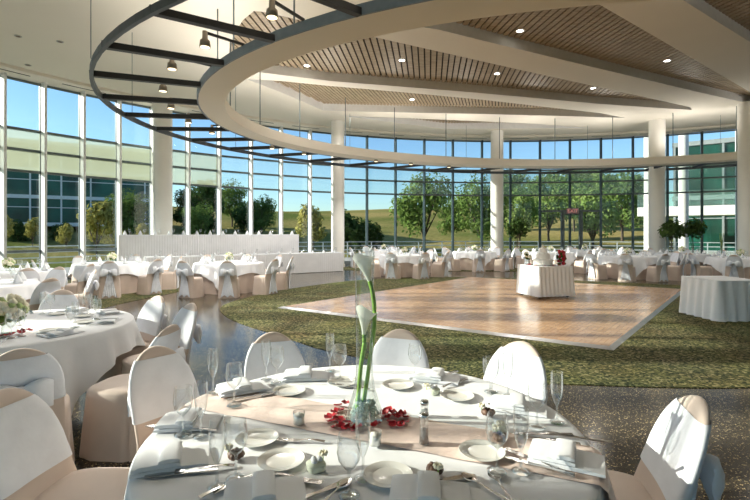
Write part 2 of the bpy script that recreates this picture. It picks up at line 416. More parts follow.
for wi, w in enumerate(wedges):
    mb = MB()
    for i in range(len(w)):
        a, b = w[i], w[(i + 1) % len(w)]
        mb.add([(*a, CEIL), (*b, CEIL), (*b, CEIL + DEP + .06), (*a, CEIL + DEP + .06)], [(0, 1, 2, 3)])
    mb.build('recess_fascia', M['fascia'], ceil)
    MB().add([(x, y, CEIL + DEP + .05) for x, y in w], [tuple(range(len(w)))]).build('recess_backing', M['void'], ceil)
    cx = sum(p[0] for p in w) / len(w); cy = sum(p[1] for p in w) / len(w)
    dv = Vector(((-.17, 1), (.12, 1), (.28, 1), (.35, 1), (-.3, 1))[wi]).normalized()
    d = (dv.x, dv.y); ax = Vector((dv.y, -dv.x))
    pitch, wd = (.185, .14) if wi in (0, 1, 4) else (.13, .09)
    mb = MB()
    us = [(p[0] - cx) * ax.x + (p[1] - cy) * ax.y for p in w]
    k = math.floor(min(us) / pitch)
    while k * pitch < max(us):
        for (t0, t1) in clip_seg(w, (cx + ax.x * k * pitch, cy + ax.y * k * pitch), d):
            if t1 - t0 > .05:
                tm = (t0 + t1) / 2
                mb.box((cx + ax.x * k * pitch + d[0] * tm, cy + ax.y * k * pitch + d[1] * tm, CEIL + DEP), (wd, t1 - t0, .03), atan2(ax.y, ax.x))
        k += 1
    mb.build('slat_panel', M['slats'], ceil)

# solid wall behind and right of the camera, never in the picture
def arc_wall(name, t0, t1, side):
    mb = MB(); ts = [t0 + (t1 - t0) * i / 24 for i in range(25)]
    mb.loft([[(*wp(t, WR), 0), (*wp(t, WR + .25), 0), (*wp(t, WR + .25), CEIL), (*wp(t, WR), CEIL)] for t in ts])
    o = mb.build(name, M['wall']); tag(o, 'plain painted curved wall ' + side, 'wall', kind='structure')
arc_wall('wall_right', 299, 382, 'right of the camera')

# glass wall, bay by bay
TH = [299.2, 295.7, 292.2, 288.7, 285.2, 281.7, 278.2, 274.7, 271.2, 267.7, 264.2, 260.7, 257.2, 253.7, 250.2, 246.7, 243.2, 239.7, 236.2, 232.7, 229.2, 225.7, 222, 218.4, 214.8, 211.2, 207.6, 204, 200.5, 197, 193.5, 190, 186.5, 183, 179.5, 176.1, 172.7, 169.4, 166.1, 162.9, 159.8, 156.7, 153.7, 150.7,
      147.9, 145.03, 141.96, 138.83, 135.64, 132.0, 128.55, 124.8, 121.03, 117.24, 113.29, 109.23, 105.15, 100.98, 96.84, 92.63, 88.59, 84.47, 80.43, 76.41, 72.45, 68.39, 64.6, 60.9, 57.26,
      53.5, 49.7, 45.9, 42.1, 38.3, 34.5, 30.7, 26.9, 22]
TZ = [.1, 3.58, 4.27, 4.93, HEAD]
ords = ['first', 'second', 'third', 'fourth', 'fifth', 'sixth', 'seventh', 'eighth', 'ninth', 'tenth', 'eleventh', 'twelfth', 'thirteenth', 'fourteenth', 'fifteenth', 'sixteenth', 'seventeenth', 'eighteenth', 'nineteenth', 'twentieth', 'twenty-first', 'twenty-second', 'twenty-third', 'twenty-fourth', 'twenty-fifth', 'twenty-sixth', 'twenty-seventh']
vis = 0
for i in range(len(TH) - 1):
    t0, t1 = TH[i], TH[i + 1]; a, b = wp(t0), wp(t1)
    seen = t0 > 57 and t1 < 149
    if seen:
        vis += 1; lab = f'tall glass wall bay with milky green upper bands, {ords[vis - 1]} from the left edge'
    else: lab = 'tall glass wall bay outside the picture'
    pv = [(*a, TZ[0]), (*b, TZ[0]), (*b, TZ[1]), (*a, TZ[1]), (*a, TZ[3]), (*b, TZ[3]), (*b, HEAD), (*a, HEAD)]
    w = MB().add(pv, [(0, 1, 2, 3), (4, 5, 6, 7)]).build(f'window_{i + 1}', M['pane'])
    tag(w, lab, 'window', kind='structure')
    MB().add([(*a, TZ[1]), (*b, TZ[1]), (*b, TZ[3]), (*a, TZ[3])], [(0, 1, 2, 3)]).build('transom_band', M['pane' if t0 > 152 else 'milky_heavy' if t0 > 131 else 'milky_mid' if t0 < 93 else 'milky_light'], w)
    rz = radians(t0)
    white = t0 > 114
    al = 'white_alu' if white else 'dark_alu'  # same fin type; dark metal on the far bays stands in for shade
    fin = MB(); p = wp(t0, WR - (.17 if white else .07))
    fin.box((p[0], p[1], CEIL / 2), (.34 if white else .14, .075 if white else .06, CEIL), rz)
    fin.build('mullion', M[al], w)
    p = wp(t0, WR + .03); MB().box((p[0], p[1], CEIL / 2), (.10, .11, CEIL), rz).build('glazing_cap', M['dark_alu'], w)
    fr = MB()
    for z in TZ + ([.97] if t0 > 131 else []):
        zz = min(z, HEAD)
        fr.bar((*a, zz), (*b, zz), .12, .075 if z != HEAD else .05)
    fr.build('transom', M['mid_alu'], w)
    sl = MB(); sl.bar((*wp(t0, WR - .02), .05), (*wp(t1, WR - .02), .05), .16, .1); sl.build('sill', M['mid_alu'], w)
# soffit drop above the glass
mb = MB(); ts = [299 - 277 * i / 80 for i in range(81)]
mb.loft([[(*wp(t, WR - .9), CEIL - .1), (*wp(t, WR + .05), CEIL - .1), (*wp(t, WR + .05), CEIL), (*wp(t, WR - .9), CEIL)] for t in ts])
o = mb.build('trim_1', M['ceil']); tag(o, 'slim dropped soffit band running above the glass wall', 'trim', kind='structure')
mb = MB()
for t in range(60, 221, 6):
    mb.loft([[(*wp(t - u, WR - .62), CEIL - .104), (*wp(t - u, WR - .55), CEIL - .104), (*wp(t - u, WR - .55), CEIL - .101), (*wp(t - u, WR - .62), CEIL - .101)] for u in (0, 1.2, 2.4, 3.6)])
mb.build('slot_diffuser', M['void'], o)

# door in the glass wall
dth = (81.45, 79.05)
a, b = wp(dth[0], WR - .05), wp(dth[1], WR - .05)
door = MB().add([(*a, .05), (*b, .05), (*b, 2.55), (*a, 2.55)], [(0, 1, 2, 3)]).build('door_1', M['pane'])
tag(door, 'framed glass exit door in the far glass wall behind the cake', 'door', kind='structure')
mb = MB(); mb.bar((*a, 0), (*a, 2.75), .16, .14); mb.bar((*b, 0), (*b, 2.75), .16, .14); mb.bar((*a, 2.66), (*b, 2.66), .14, .26); mb.bar((*a, .12), (*b, .12), .1, .24)
mb.build('door_frame', M['mid_alu'], door)
mb = MB(); mb.bar((*wp(79.3, WR - .14), .95), (*wp(79.3, WR - .14), 1.35), .04, .04); mb.build('door_handle', M['rail'], door)
t0_, t1_ = 84.47, 76.41
mb = MB(); mb.bar((*wp(t0_, WR - .04), 2.72), (*wp(t1_, WR - .04), 2.72), .1, .1); mb.build('header_rail', M['mid_alu'], door)
p = wp(80.25, WR - .24)
ex = thing('exit_sign', 'small exit sign on the header of the glass door', 'sign', (p[0], p[1], 2.56), radians(80.25 - 90))
MB().box((0, 0, .16), (.62, .06, .3)).build('sign_face', M['sign'], ex)
MB().box((0, .075, .16), (.08, .09, .06)).build('bracket', M['mid_alu'], ex)
fc = bpy.data.curves.new('lettering', 'FONT'); fc.body = 'EXIT'; fc.size = .26; fc.extrude = .004; fc.align_x = 'CENTER'; fc.materials.append(M['sign_red'])
fo = link('lettering_curve', fc); dg = bpy.context.evaluated_depsgraph_get(); lm = bpy.data.meshes.new_from_object(fo.evaluated_get(dg)); bpy.data.objects.remove(fo, do_unlink=True); fo = link('lettering', lm, ex); fo.location = (0, -.036, .07); fo.rotation_euler = (pi / 2, 0, 0)

# columns
for (px, Y, D, lab) in ((162.5, 17.2, .70, 'round cream column behind the long skirted head table'), (337.8, 20.6, .60, 'slender round cream column at the end of the head tables'),
                        (497, 22.6, .62, 'round cream column behind the far tables left of the cake'), (657, 20.4, .66, 'round cream column left of the potted trees'),
                        (747, 17.6, .60, 'round cream column at the picture edge above the square table')):
    X = (px - 375) / F * Y; r = D / 2
    c = MB().lathe([(r, 0), (r, CEIL - .0)], 36, (0, 0, 0), True).build('column', M['column'], None, True, 40); c.location = (X, Y, 0)
    tag(c, lab, 'column', kind='structure')
    MB().lathe([(r + .03, 0), (r + .03, .12), (r + .005, .13)], 36).build('base_ring', M['column'], c, True, 40)

# ------------------------------------------------------------------ suspended rings
RZ = 4.5
NST, PST = 37, .1
def ell(c, a, b, ang, n=120):
    ca, sa = cos(ang), sin(ang)
    return [(c[0] + ca * a * cos(2 * pi * i / n) - sa * b * sin(2 * pi * i / n), c[1] + sa * a * cos(2 * pi * i / n) + ca * b * sin(2 * pi * i / n)) for i in range(n)]
HC, HA = (6.6, 12.66), math.atan2(.154, .988)
BC, BA = (5.97, 12.61), math.atan2(.187, .982)
ho, hi = ell(HC, 10.92, 7.85, HA), ell(HC, 10.35, 7.05, HA)
bo, bi = ell(BC, 12.2, 8.85, BA), ell(BC, 12.14, 8.79, BA)
ring = thing('ceiling_ring', 'huge cream oval ring with outer black hoop hung below the ceiling', 'ceiling ring', (HC[0], HC[1], RZ))
def rel(p, z): return (p[0] - HC[0], p[1] - HC[1], z)
def band(o, i, z0, z1): 
    mb = MB(); n = len(o); L = [[rel(o[k], z0), rel(o[k], z1), rel(i[k], z1), rel(i[k], z0)] for k in range(n)]; L.append(L[0])
    return mb.loft(L, caps=False)
hm_o = ell(HC, 10.93, 7.86, HA); hm_i = ell(HC, 10.90, 7.83, HA)
mb = MB(); L = [[rel(ho[k], 0), rel(ho[k], .12), rel(hi[k], .30), rel(hi[k], 0)] for k in range(120)]; L.append(L[0])
mb.loft(L, caps=False).build('inner_band', M['cream'], ring)
band(hm_o, hm_i, -.015, .14).build('steel_edge', M['blue_steel'], ring)
band(bo, bi, -.12, -.01).build('outer_hoop', M['hoop_steel'], ring)
for k in range(NST):
    t = 2 * pi * (k + PST) / NST
    def pe(c, a, b, ang): return (c[0] + cos(ang) * a * cos(t) - sin(ang) * b * sin(t), c[1] + sin(ang) * a * cos(t) + cos(ang) * b * sin(t))
    A, B = pe(HC, 10.92, 7.85, HA), pe(BC, 12.2, 8.82, BA)
    MB().bar(rel(A, .03), rel(B, -.05), .10, .10).build('strut', M['black_steel'], ring)
for k in range(26):
    t = 2 * pi * (k + .5) / 26
    for (c, a, b, ang) in ((HC, 10.5, 7.25, HA), (BC, 12.22, 8.84, BA)):
        p = (c[0] + cos(ang) * a * cos(t) - sin(ang) * b * sin(t), c[1] + sin(ang) * a * cos(t) + cos(ang) * b * sin(t))
        if c is BC and k % 2: continue
        rr = .016 if c is HC else .008
        MB().tube([rel(p, .1 if c is HC else -.05), rel(p, CEIL - RZ)], rr, 6).build('hanger_rod', M['mid_alu'], ring)

# spotlights on arms from the ring
M['housing'] = mat('lamp_housing', (.33, .28, .22), .4, .5)
HOUS = MB().lathe([(.0, .02), (.045, .02), (.05, -.12), (.085, -.15), (.10, -.27), (.085, -.27), (.0, -.262)], 16).mesh('housing', M['housing'], True)
LENS = MB().lathe([(.0, -.266), (.083, -.271)], 16).mesh('lens', M['lamp'], True)
def spotlight(p, z, ln, rz, label):
    o = thing('spotlight', label, 'spotlight', (p[0], p[1], z), rz, 'spotlights on the ceiling ring')
    MB().bar((-.03, 0, 0), (ln, 0, 0), .028, .04).build('arm', M['black_steel'], o)
    for nm_, me_ in (('housing', HOUS), ('lens', LENS)):
        q = link(nm_, me_, o); q.scale = (.84,) * 3
    return o
# (photo position of the head) -> foot on the ring edge at the ring's height
heads = [(272, 11), (205, 42), (172, 65), (163, 88), (171, 106), (188.5, 121), (212, 132), (272, 148), (304, 154), (376, 161.5), (411, 164.5), (449, 167.5)]
posn = ['nearest', 'second nearest', 'third', 'fourth', 'fifth', 'sixth', 'seventh', 'eighth', 'ninth', 'tenth', 'eleventh', 'twelfth']
LAMPS = []
for k, (px, py) in enumerate(heads):
    z = RZ + .05; p = at(px, py - 3, z)
    # nearest point of the ring edge, radially
    best = min(ell(HC, 10.93, 7.86, HA, 720), key=lambda e: (e[0] - p[0]) ** 2 + (e[1] - p[1]) ** 2)
    d = Vector((best[0] - p[0], best[1] - p[1])); ln = d.length
    rz = atan2(d.y, d.x)
    spotlight(p, z + .1, ln + .02, rz, f'small bronze spotlight on a black arm of the ceiling ring, {posn[k]} along it')
    LAMPS.append((p[0], p[1], z - .1))

# recessed downlights in the slats
dl = thing('recessed_downlight', 'x', 'downlight', group='recessed downlights in the ceiling')
MB().lathe([(.115, .02), (.12, -.012), (.085, -.015), (.08, .015)], 20).build('trim_ring', M['white_alu'], dl, True, 40)
MB().lathe([(0, -.004), (.082, -.006)], 20).build('lens', M['spot_lens'], dl)
DL = Proto(dl)
do_ = thing('recessed_downlight', 'x', 'downlight', group='unlit downlights in the plain ceiling')
MB().lathe([(.115, .02), (.12, -.012), (.085, -.015), (.08, .015)], 20).build('trim_ring', M['trim'], do_, True, 40)
MB().lathe([(0, -.004), (.082, -.006)], 20).build('lens', M['brown'], do_)
DO = Proto(do_)
for k, (px, py, lab) in enumerate([(667, 60, 'bright recessed downlight in the big slat wedge at upper right'), (593, 87.5, 'recessed downlight near the pointed end of the long middle slat wedge'),
        (497, 73, 'recessed downlight midway along the long middle slat wedge'), (402, 59.5, 'recessed downlight in the broad end of the middle slat wedge'), (307, 65, 'recessed downlight by the ring in the middle slat wedge'),
        (412, 99, 'recessed downlight midway in the narrow grey green slat wedge'), (352, 105, 'recessed downlight at the broad end of the grey green slat wedge'),
        (520, 30, 'added fill downlight in the broad near end of the big upper slat wedge'), (770, 38, 'added unseen fill downlight in the slat wedge beyond the right picture edge')]):  # this last pair is added fill for the dim right side
    p = at(px, py, CEIL + DEP); DL.put((*p, CEIL + DEP - .016), 0, lab)
    LAMPS.append((p[0], p[1], CEIL + DEP - .1))
for k, (px, py, lab) in enumerate([(18, 36, 'tiny downlight in the plain ceiling at upper left'), (60, 41.5, 'tiny downlight in the plain ceiling nearest the black hoop'), (28, 65, 'tiny downlight in the plain ceiling above the left windows')]):
    p = at(px, py, CEIL); DO.put((*p, CEIL - .004), 0, lab, scale=.7)

# ------------------------------------------------------------------ banquet chair
def rrect(hx, hy, z, cx=0, cy=0, n=40, k=3.2, wave=0.0, nw=9, ph=0.0):
    out = []
    for i in range(n):
        t = 2 * pi * i / n; c, s = cos(t), sin(t)
        x = abs(c) ** (2 / k) * (1 if c >= 0 else -1) * hx; y = abs(s) ** (2 / k) * (1 if s >= 0 else -1) * hy
        f = 1 + wave * sin(nw * t + ph)
        out.append((cx + x * f, cy + y * f, z))
    return out
CH = .915
def back_y(z): return -.205 - max(0, z - .44) * .33 - (.02 * (1 - z / .44) if z < .44 else 0)
def back_w(z):
    if z < .47: return .225 - .012 * z / .47
    if z < .62: return .213 - .008 * (z - .47) / .15
    u = (z - .62) / (CH - .62); return .205 * sqrt(max(0.0, 1 - u ** 2.2))
def back_loop(z, grow=0.0, slant=0.0, n=36, t=.034, wav=0.0):
    w = back_w(z) + grow; th = (t * (1 - .35 * max(0, (z - .5) / (CH - .5))) + grow) * min(1, .25 + back_w(z) / .12)
    L = []
    for i in range(n):
        a = 2 * pi * i / n; c, s = cos(a), sin(a)
        x = abs(c) ** .7 * (1 if c >= 0 else -1) * w; y = abs(s) ** .75 * (1 if s >= 0 else -1) * th
        f = 1 + wav * sin(7 * a)
        zz = z + slant * x
        L.append((x * f, back_y(zz) + y * f - .05 * (x / .22) ** 2 * -.55, zz))
    return L
def make_chair():
    c = thing('banquet_chair', 'x', 'chair')
    L = [rrect(.252, .262, 0, 0, .012, wave=.022, nw=11), rrect(.240, .250, .2, 0, .008, wave=.014, nw=11), rrect(.229, .236, .42, 0, 0, wave=.004, nw=11),
         rrect(.226, .233, .452), rrect(.214, .221, .468), rrect(.16, .17, .476), rrect(.02, .02, .479)]
    MB().loft(L).build('seat_cover', M['beige'], c, True, 60)
    zs = [0, .1, .22, .34, .45, .52, .6, .66, .71, .76, .80, .835, .865, .888, .903, .911, CH - .0005]
    MB().loft([back_loop(z, 0, 0, wav=.05 * max(0, 1 - z / .4)) for z in zs]).build('backrest_cover', M['beige'], c, True, 60)
    zs = [.545, .57, .61, .66, .71, .76, .80, .84, .858]
    sash = MB().loft([back_loop(z, .007, .045, wav=.006 if k % 2 else 0) for k, z in enumerate(zs)], caps=False).build('sash', M['organza'], c, True, 70)
    b = MB(); y0 = back_y(.68) - .055
    for sx in (-1, 1):
        loops = []
        for k in range(9):
            u = k / 8; x = sx * (.015 + .145 * u); h = .022 + .065 * sin(pi * min(1, u * .62 + .05)); t = .012 + .028 * sin(pi * u)
            loops.append([(x, y0 - .012 - .015 * sin(pi * u) + t * sin(a) + .004 * sin(5 * a), .655 - .03 * u + h * cos(a)) for a in [2 * pi * i / 14 for i in range(14)]])
        b.loft(loops)
    b.loft([[(x, y0 - .012 + .033 * cos(a) * f, .655 + .034 * sin(a) * f) for a in [2 * pi * i / 12 for i in range(12)]] for x, f in ((-.03, .6), (-.015, 1), (.015, 1), (.03, .6))])
    b.build('bow', M['organza'], sash, True, 60)
    for sx in (-1, 1):
        loops = []
        for k in range(8):
            u = k / 7; z = .64 - u * .56; x = sx * (.02 + .05 * u); w = .028 + .062 * u; y = back_y(z) - .05 - .012 * sin(3 * u)
            loops.append([(x + w * i / 6, y - .012 * sin(i * 1.9 + 2 * u) - .004, z - .01 * abs(i)) for i in range(-6, 7)] + [(x + w * i / 6, y - .012 * sin(i * 1.9 + 2 * u) + .004, z - .01 * abs(i)) for i in range(6, -7, -1)])
        b2 = MB().loft(loops); b2.build('sash_tail', M['organza'], sash, True, 60)
    return c
CHAIR = Proto(make_chair())
def chair(cx, cy, phi, d, label, group, turn=0.0):
    a = radians(phi); x, y = cx + d * cos(a), cy + d * sin(a)
    return CHAIR.put((x, y, 0.001), a + pi / 2 + radians(turn), label, group)

# ------------------------------------------------------------------ tables
def drape(R, S, rot=.3, zt=.76, n=128):
    """square cloth over a round top: rings out to the edge, then hanging down to the cloth's own outline"""
    loops = []
    for r in (.02, .3 * R, .6 * R, .85 * R, .97 * R): loops.append([(r * cos(2 * pi * i / n), r * sin(2 * pi * i / n), zt) for i in range(n)])
    def edge(u):
        L = []
        for i in range(n):
            t = 2 * pi * i / n; tt = t - rot
            drop = min(S / max(abs(cos(tt)), abs(sin(tt))) - R, .715)
            fold = .5 + .5 * cos(4 * (tt - pi / 4))
            wav = (.018 * sin(17 * t) + .012 * sin(29 * t + 1)) * u * (1 + 1.2 * fold)
            r = R + .012 + .05 * u + wav + .035 * fold * u
            L.append((r * cos(t), r * sin(t), zt - .012 - drop * u))
        return L
    loops.append([((R + .004) * cos(2 * pi * i / n), (R + .004) * sin(2 * pi * i / n), zt - .003) for i in range(n)])
    for u in (0, .2, .45, .7, 1): loops.append(edge(u))
    return loops
def make_table(R, S, under, rot=.3):
    t = thing('round_table', 'x', 'table')
    MB().lathe([(0, .725), (R - .01, .725), (R - .005, .73), (R - .005, .752), (0, .752)], 64).build('tabletop', M['brown'], t, True, 40)
    if not under:
        for k in range(4):
            a = pi / 4 + k * pi / 2
            MB().bar((.55 * cos(a), .55 * sin(a), .001), (.50 * cos(a), .50 * sin(a), .725), .035, .035).build('leg', M['black_steel'], t)
    MB().loft(drape(R, S, rot), caps=False).build('tablecloth', M['white_cloth'], t, True, 80)
    if under:
        n = 96
        MB().loft([[((r + w * sin(22 * 2 * pi * i / n)) * cos(2 * pi * i / n), (r + w * sin(22 * 2 * pi * i / n)) * sin(2 * pi * i / n), z) for i in range(n)] for r, w, z in ((R - .01, .0, .74), (R - .005, .008, .5), (R + .01, .018, .004))], caps=False).build('undercloth', M['beige'], t, True, 80)
    return t
RT = .898
main = make_table(RT, 1.12, False, -.44); main.location = (-.035, 1.95, 0)
tag(main, 'round table under white cloth in front, with tall lily vase and blush runner', 'table')
LT = (-3.2, 4.05)
lt = make_table(RT, 1.12, False, .12); lt.location = (*LT, 0); tag(lt, 'round table under white cloth with green hydrangea centrepiece', 'table')

white = 'beige chair with white sash '
for phi, d, lab in [(0, 1.03, white + 'at the right of the lily table, half sunlit'), (42, .93, white + 'behind the lily table, brightly sunlit'),
                    (80, .88, white + 'directly behind the tall lily vase'), (121, .95, white + 'behind the lily table beside the blue stone path'),
                    (150, 1.13, white + 'at the lily table, its back before the hydrangea table'), (180, 1.22, white + 'in front of the big organza bow, at the lily table')]:
    chair(-.035, 1.95, phi, d, lab, 'chairs around the lily table', -14 if phi == 0 else 0)
for phi, d, lab, tn in [(-26.5, 1.5, white + 'side on, its empty seat turned to the hydrangea table', 18), (1, 1.2, white + 'on the stone path, nearer of two sunlit leaning backs', 48),
                    (36, .84, white + 'on the stone path, farther of two sunlit leaning backs', 22), (-50, 1.44, white + 'seen from behind with large tied organza bow', -8),
                    (112, 1.05, white + 'facing us across the hydrangea table', 0), (150, 1.1, white + 'beyond the hydrangea centrepiece at the left edge', 0)]:
    chair(*LT, phi, d, lab, 'chairs around the hydrangea table', tn)

FT = Proto(make_table(.9, 1.12, True))
far = [  # name, place, chairs (angle), spread
 ('T1', at(112, 263, .76), [-140, -62, -22, 20, 150, 100, 60], 'the round table before the head table end'),
 ('T2', (-7.9, 9.7), [-95, -40, 5, 55, 110, 160], 'the round table by the left windows'),
 ('T3', (-6.5, 7.2), [-60, -15, 35, 80, 130], 'the round table behind the hydrangeas'),
 ('T4', at(229, 262.5, .76), [-152, -112, -72, -32, 10, 50, 90, 130, 170], 'the round table before the buffet'),
 ('T5', (1.1, 16.75), [-150, -110, -70, -30, 10, 50, 90, 130, 170], 'the far round table next to the vase'),
 ('T6', (4.3, 19.5), [-140, -95, -50, -5, 40, 85, 130, 175], 'the round table left of the middle column'),
 ('T7', (7.3, 18.7), [-145, -100, -55, -10, 35, 80, 125, 170], 'the round table behind the cake'),
 ('T8', (8.95, 15.95), [-160, -120, -82, -42, -2, 40, 80, 120], 'the round table just right of the cake'),
 ('T9', (12.0, 17.6), [-130, -85, -40, 5, 50, 95, 140], 'the round table below the potted trees'),
 ('T10', (12.1, 14.9), [-175, -135, -95, -55, -15, 30, 75, 120], 'the round table behind the square table'),
 ('T11', (9.6, 20.6), [-135, -90, -45, 0, 45, 90, 135], 'the round table by the exit'),
 ('T12', (.4, 20.9), [-150, -105, -60, -15, 30, 75, 120], 'the round table right of the slender column'),
]
OBST = [(x, y, 1.5) for _, (x, y), _, _ in far] + [(*LT, 1.2), (13.2, 19.4, .7), (13.95, 19.9, .7), (6.82, 21.6, .7), (6.62, 8.5, 1.0)] + [((px - 375) / F * Y, Y, .65) for px, Y in ((162.5, 17.2), (337.8, 20.6), (497, 22.6), (657, 20.4), (747, 17.6))]
OBST += [(-7.4 + 6.1 * k / 12, 14.55 + 3.85 * k / 12, .42) for k in range(13)]
SEATS = []
G = []   # far glasses etc. are added once their prototypes exist
for key, (x, y), phis, nm in far:
    FT.put((x, y, 0), random.uniform(0, 1.5), nm.replace('the ', '', 1) + ', white cloth over beige', 'far round tables')
    k = -1
    for ph in phis:
        a = radians(ph); q = (x + 1.37 * cos(a), y + 1.37 * sin(a))
        if any((q[0] - ox) ** 2 + (q[1] - oy) ** 2 < orr ** 2 for ox, oy, orr in OBST if (ox, oy) != (x, y)) or any((q[0] - sx) ** 2 + (q[1] - sy) ** 2 < .64 ** 2 for sx, sy in SEATS): continue
        SEATS.append(q); k += 1
        chair(x, y, ph, 1.37, f'sashed chair at {nm}, {ords[k]} going anticlockwise', 'chairs at ' + nm, random.uniform(-8, 8))
    G.append((key, x, y, nm))

def skirt(pts, z0, z1, amp, per, flare=.0, closed=True, sub=.04):
    """pleated cloth along a path of points, hanging from z1 to z0"""
    n = len(pts); P = []
    for i in range(n if closed else n - 1):
        a, b = Vector(pts[i]), Vector(pts[(i + 1) % n]); k = max(2, int((b - a).length / sub))
        P += [a + (b - a) * j / k for j in range(k)]
    if not closed: P.append(Vector(pts[-1]))
    m = len(P); L = [[], [], []]; s = 0.0
    cxy = sum(P, Vector((0, 0))) / m
    for i in range(m):
        d = (P[(i + 1) % m] - P[i - 1]) if closed or 0 < i < m - 1 else (P[min(i + 1, m - 1)] - P[max(i - 1, 0)])
        nrm = Vector((d.y, -d.x)).normalized(); s += (P[i] - P[i - 1]).length if i else 0
        w = sin(2 * pi * s / per)
        for q, (z, f) in enumerate(((z1, .25), ((z0 + z1) / 2, .8), (z0, 1.0))):
            p = P[i] + nrm * (amp * f * w + flare * (1 - q / 2 if False else (z1 - z) / (z1 - z0)))
            L[q].append((p.x, p.y, z))
    return MB().loft(L[::-1], caps=False, closed=closed)
def long_table(name, label, a, b, depth, zt, group):
    a, b = Vector(a), Vector(b); d = (b - a); ln = d.length; rz = atan2(d.y, d.x); c = (a + b) / 2
    t = thing(name, label, 'table', (c.x, c.y, 0), rz, group)
    MB().box((0, depth / 2, zt - .012), (ln, depth, .024)).build('table_cover', M['white_cloth'], t)
    q = [(-ln / 2, 0), (ln / 2, 0), (ln / 2, depth), (-ln / 2, depth)]
    skirt(q, .012, zt - .02, .012, .085, .01, True, .0215).build('skirt', M['skirt_cloth'], t, True)
    return t, c, rz, ln
hf = long_table('buffet_table', 'long low white skirted table in front of the raised head table', (-7.4, 14.55), (-1.3, 18.4), .76, .77, 'skirted head tables')
hb = long_table('head_table', 'long raised white skirted head table by the windows', (-8.75, 15.35), (-3.2, 18.95), .7, 1.5, 'skirted head tables')

# square table at right
sq = thing('square_table', 'square table under bluish white pleated cloth on the carpet at right', 'table', (6.52, 8.5, 0), radians(2))
hx, hy = .415, .46
MB().box((0, 0, .715), (2 * hx, 2 * hy, .03)).build('tabletop', M['white_cloth'], sq)
skirt([(-hx, -hy), (hx, -hy), (hx, hy), (-hx, hy)], .012, .728, .028, .20, .06, True, .025).build('tablecloth', M['white_cloth'], sq, True)

# cake table on castors
ck = at(545, 300.5); CKZ = .80
ct = thing('cake_table', 'small white skirted cake table on castors on the dance floor', 'table', (ck[0] + .17, ck[1] + .5, .034), radians(15))
hx, hy = .46, .44
MB().box((0, 0, .775 - .034), (2 * hx, 2 * hy, .03)).build('tabletop', M['white_cloth'], ct)
skirt([(-hx, -hy), (hx, -hy), (hx, hy), (-hx, hy)], .055, .752, .016, .11, .05, True, .0215).build('skirt', M['white_cloth'], ct, True)
for sx in (-1, 1):
    for sy in (-1, 1):
        MB().lathe([(.0, -.012), (.036, -.012), (.04, 0), (.036, .012), (0, .012)], 16).build('castor', M['black_steel'], ct).matrix_local = __import__('mathutils').Matrix.Translation((sx * .38, sy * .36, .041)) @ __import__('mathutils').Matrix.Rotation(pi / 2, 4, 'X')
        MB().bar((sx * .38, sy * .36, .05), (sx * .38, sy * .36, .72), .03, .03).build('leg', M['black_steel'], ct)
CT = ct.location; cz = .034 + .756
cake = thing('wedding_cake', 'tiered white wedding cake on the small skirted table', 'cake', (CT.x - .04, CT.y - .02, cz + .001))
MB().lathe([(0, 0), (.30, 0), (.30, .015), (0, .015)], 32).build('cake_board', M['silver'], cake, True, 40)
for r, z0, z1 in ((.23, .015, .16), (.16, .16, .30), (.10, .30, .42)):
    MB().lathe([(0, z0), (r, z0), (r + .006, z0 + .01), (r, z0 + .02), (r, z1 - .03), (r - .02, z1 - .005), (r - .03, z1), (0, z1)], 32).build('cake_tier', M['icing'], cake, True, 40)
MB().lathe([(0, .42), (.03, .43), (.035, .46), (.01, .5), (0, .505)], 12).build('cake_topper', M['cream_flower'], cake, True)
def blob(mb, c, r, n=7, seed=0):
    rnd = random.Random(seed); vs = []; 
    for j in range(n + 1):
        v = pi * j / n
        for i in range(n * 2):
            a = 2 * pi * i / (n * 2); k = r * (1 + rnd.uniform(-.18, .18))
            vs.append((c[0] + k * sin(v) * cos(a), c[1] + k * sin(v) * sin(a), c[2] + k * cos(v)))
    m = n * 2
    mb.add(vs, [(j * m + i, j * m + (i + 1) % m, (j + 1) * m + (i + 1) % m, (j + 1) * m + i) for j in range(n) for i in range(m)])
    return mb
rf = thing('red_flowers', 'cluster of deep red flowers beside the wedding cake', 'flowers', (CT.x + .36, CT.y - .14, cz + .001))
mb = MB(); rnd = random.Random(3)
for k in range(26):
    z = rnd.uniform(.04, .36); rr = .10 * (1 - .4 * z / .4); a = rnd.uniform(0, 6.28); blob(mb, (rr * cos(a) * rnd.random(), rr * sin(a), z), rnd.uniform(.03, .045), 5, k)
mb.build('bloom', M['petal'], rf, True)
mb = MB()
for k in range(14):
    a = rnd.uniform(0, 6.28); blob(mb, (.09 * cos(a), .09 * sin(a), rnd.uniform(.03, .3)), .03, 4, 50 + k)
mb.build('leaves', M['leaf_dark'], rf)
sf = thing('flower_vase', 'small vase of cream flowers left of the wedding cake', 'vase', (CT.x - .40, CT.y + .02, cz + .001))
MB().lathe([(0, 0), (.05, 0), (.055, .02), (.03, .1), (.045, .16)], 16).build('vase_body', M['vase'], sf, True)
mb = MB()
for k in range(12): blob(mb, (rnd.uniform(-.06, .06), rnd.uniform(-.06, .06), rnd.uniform(.15, .32)), .04, 5, k)
mb.build('bloom', M['cream_flower'], sf, True)
mb = MB()
for k in range(10): blob(mb, (rnd.uniform(-.06, .06), rnd.uniform(-.06, .06), rnd.uniform(.12, .26)), .035, 4, k)
mb.build('leaves', M['leaf_dark'], sf)
def make_petal(name, cup, w, h):
    def fn(u, v):
        x = (u - .5) * w * (1 - .55 * (2 * v - 1) ** 2); y = (v - .5) * h
        return (x, y, .004 + cup * (abs(2 * u - 1) ** 2 + (2 * v - 1) ** 2) * .5 + .002 * sin(9 * u))
    return MB().grid(fn, 5, 6).mesh(name, M['petal'], True)
PET = [make_petal('rose_petal', .012, .05, .055), make_petal('rose_petal', .022, .055, .05), make_petal('rose_petal', .008, .042, .05)]
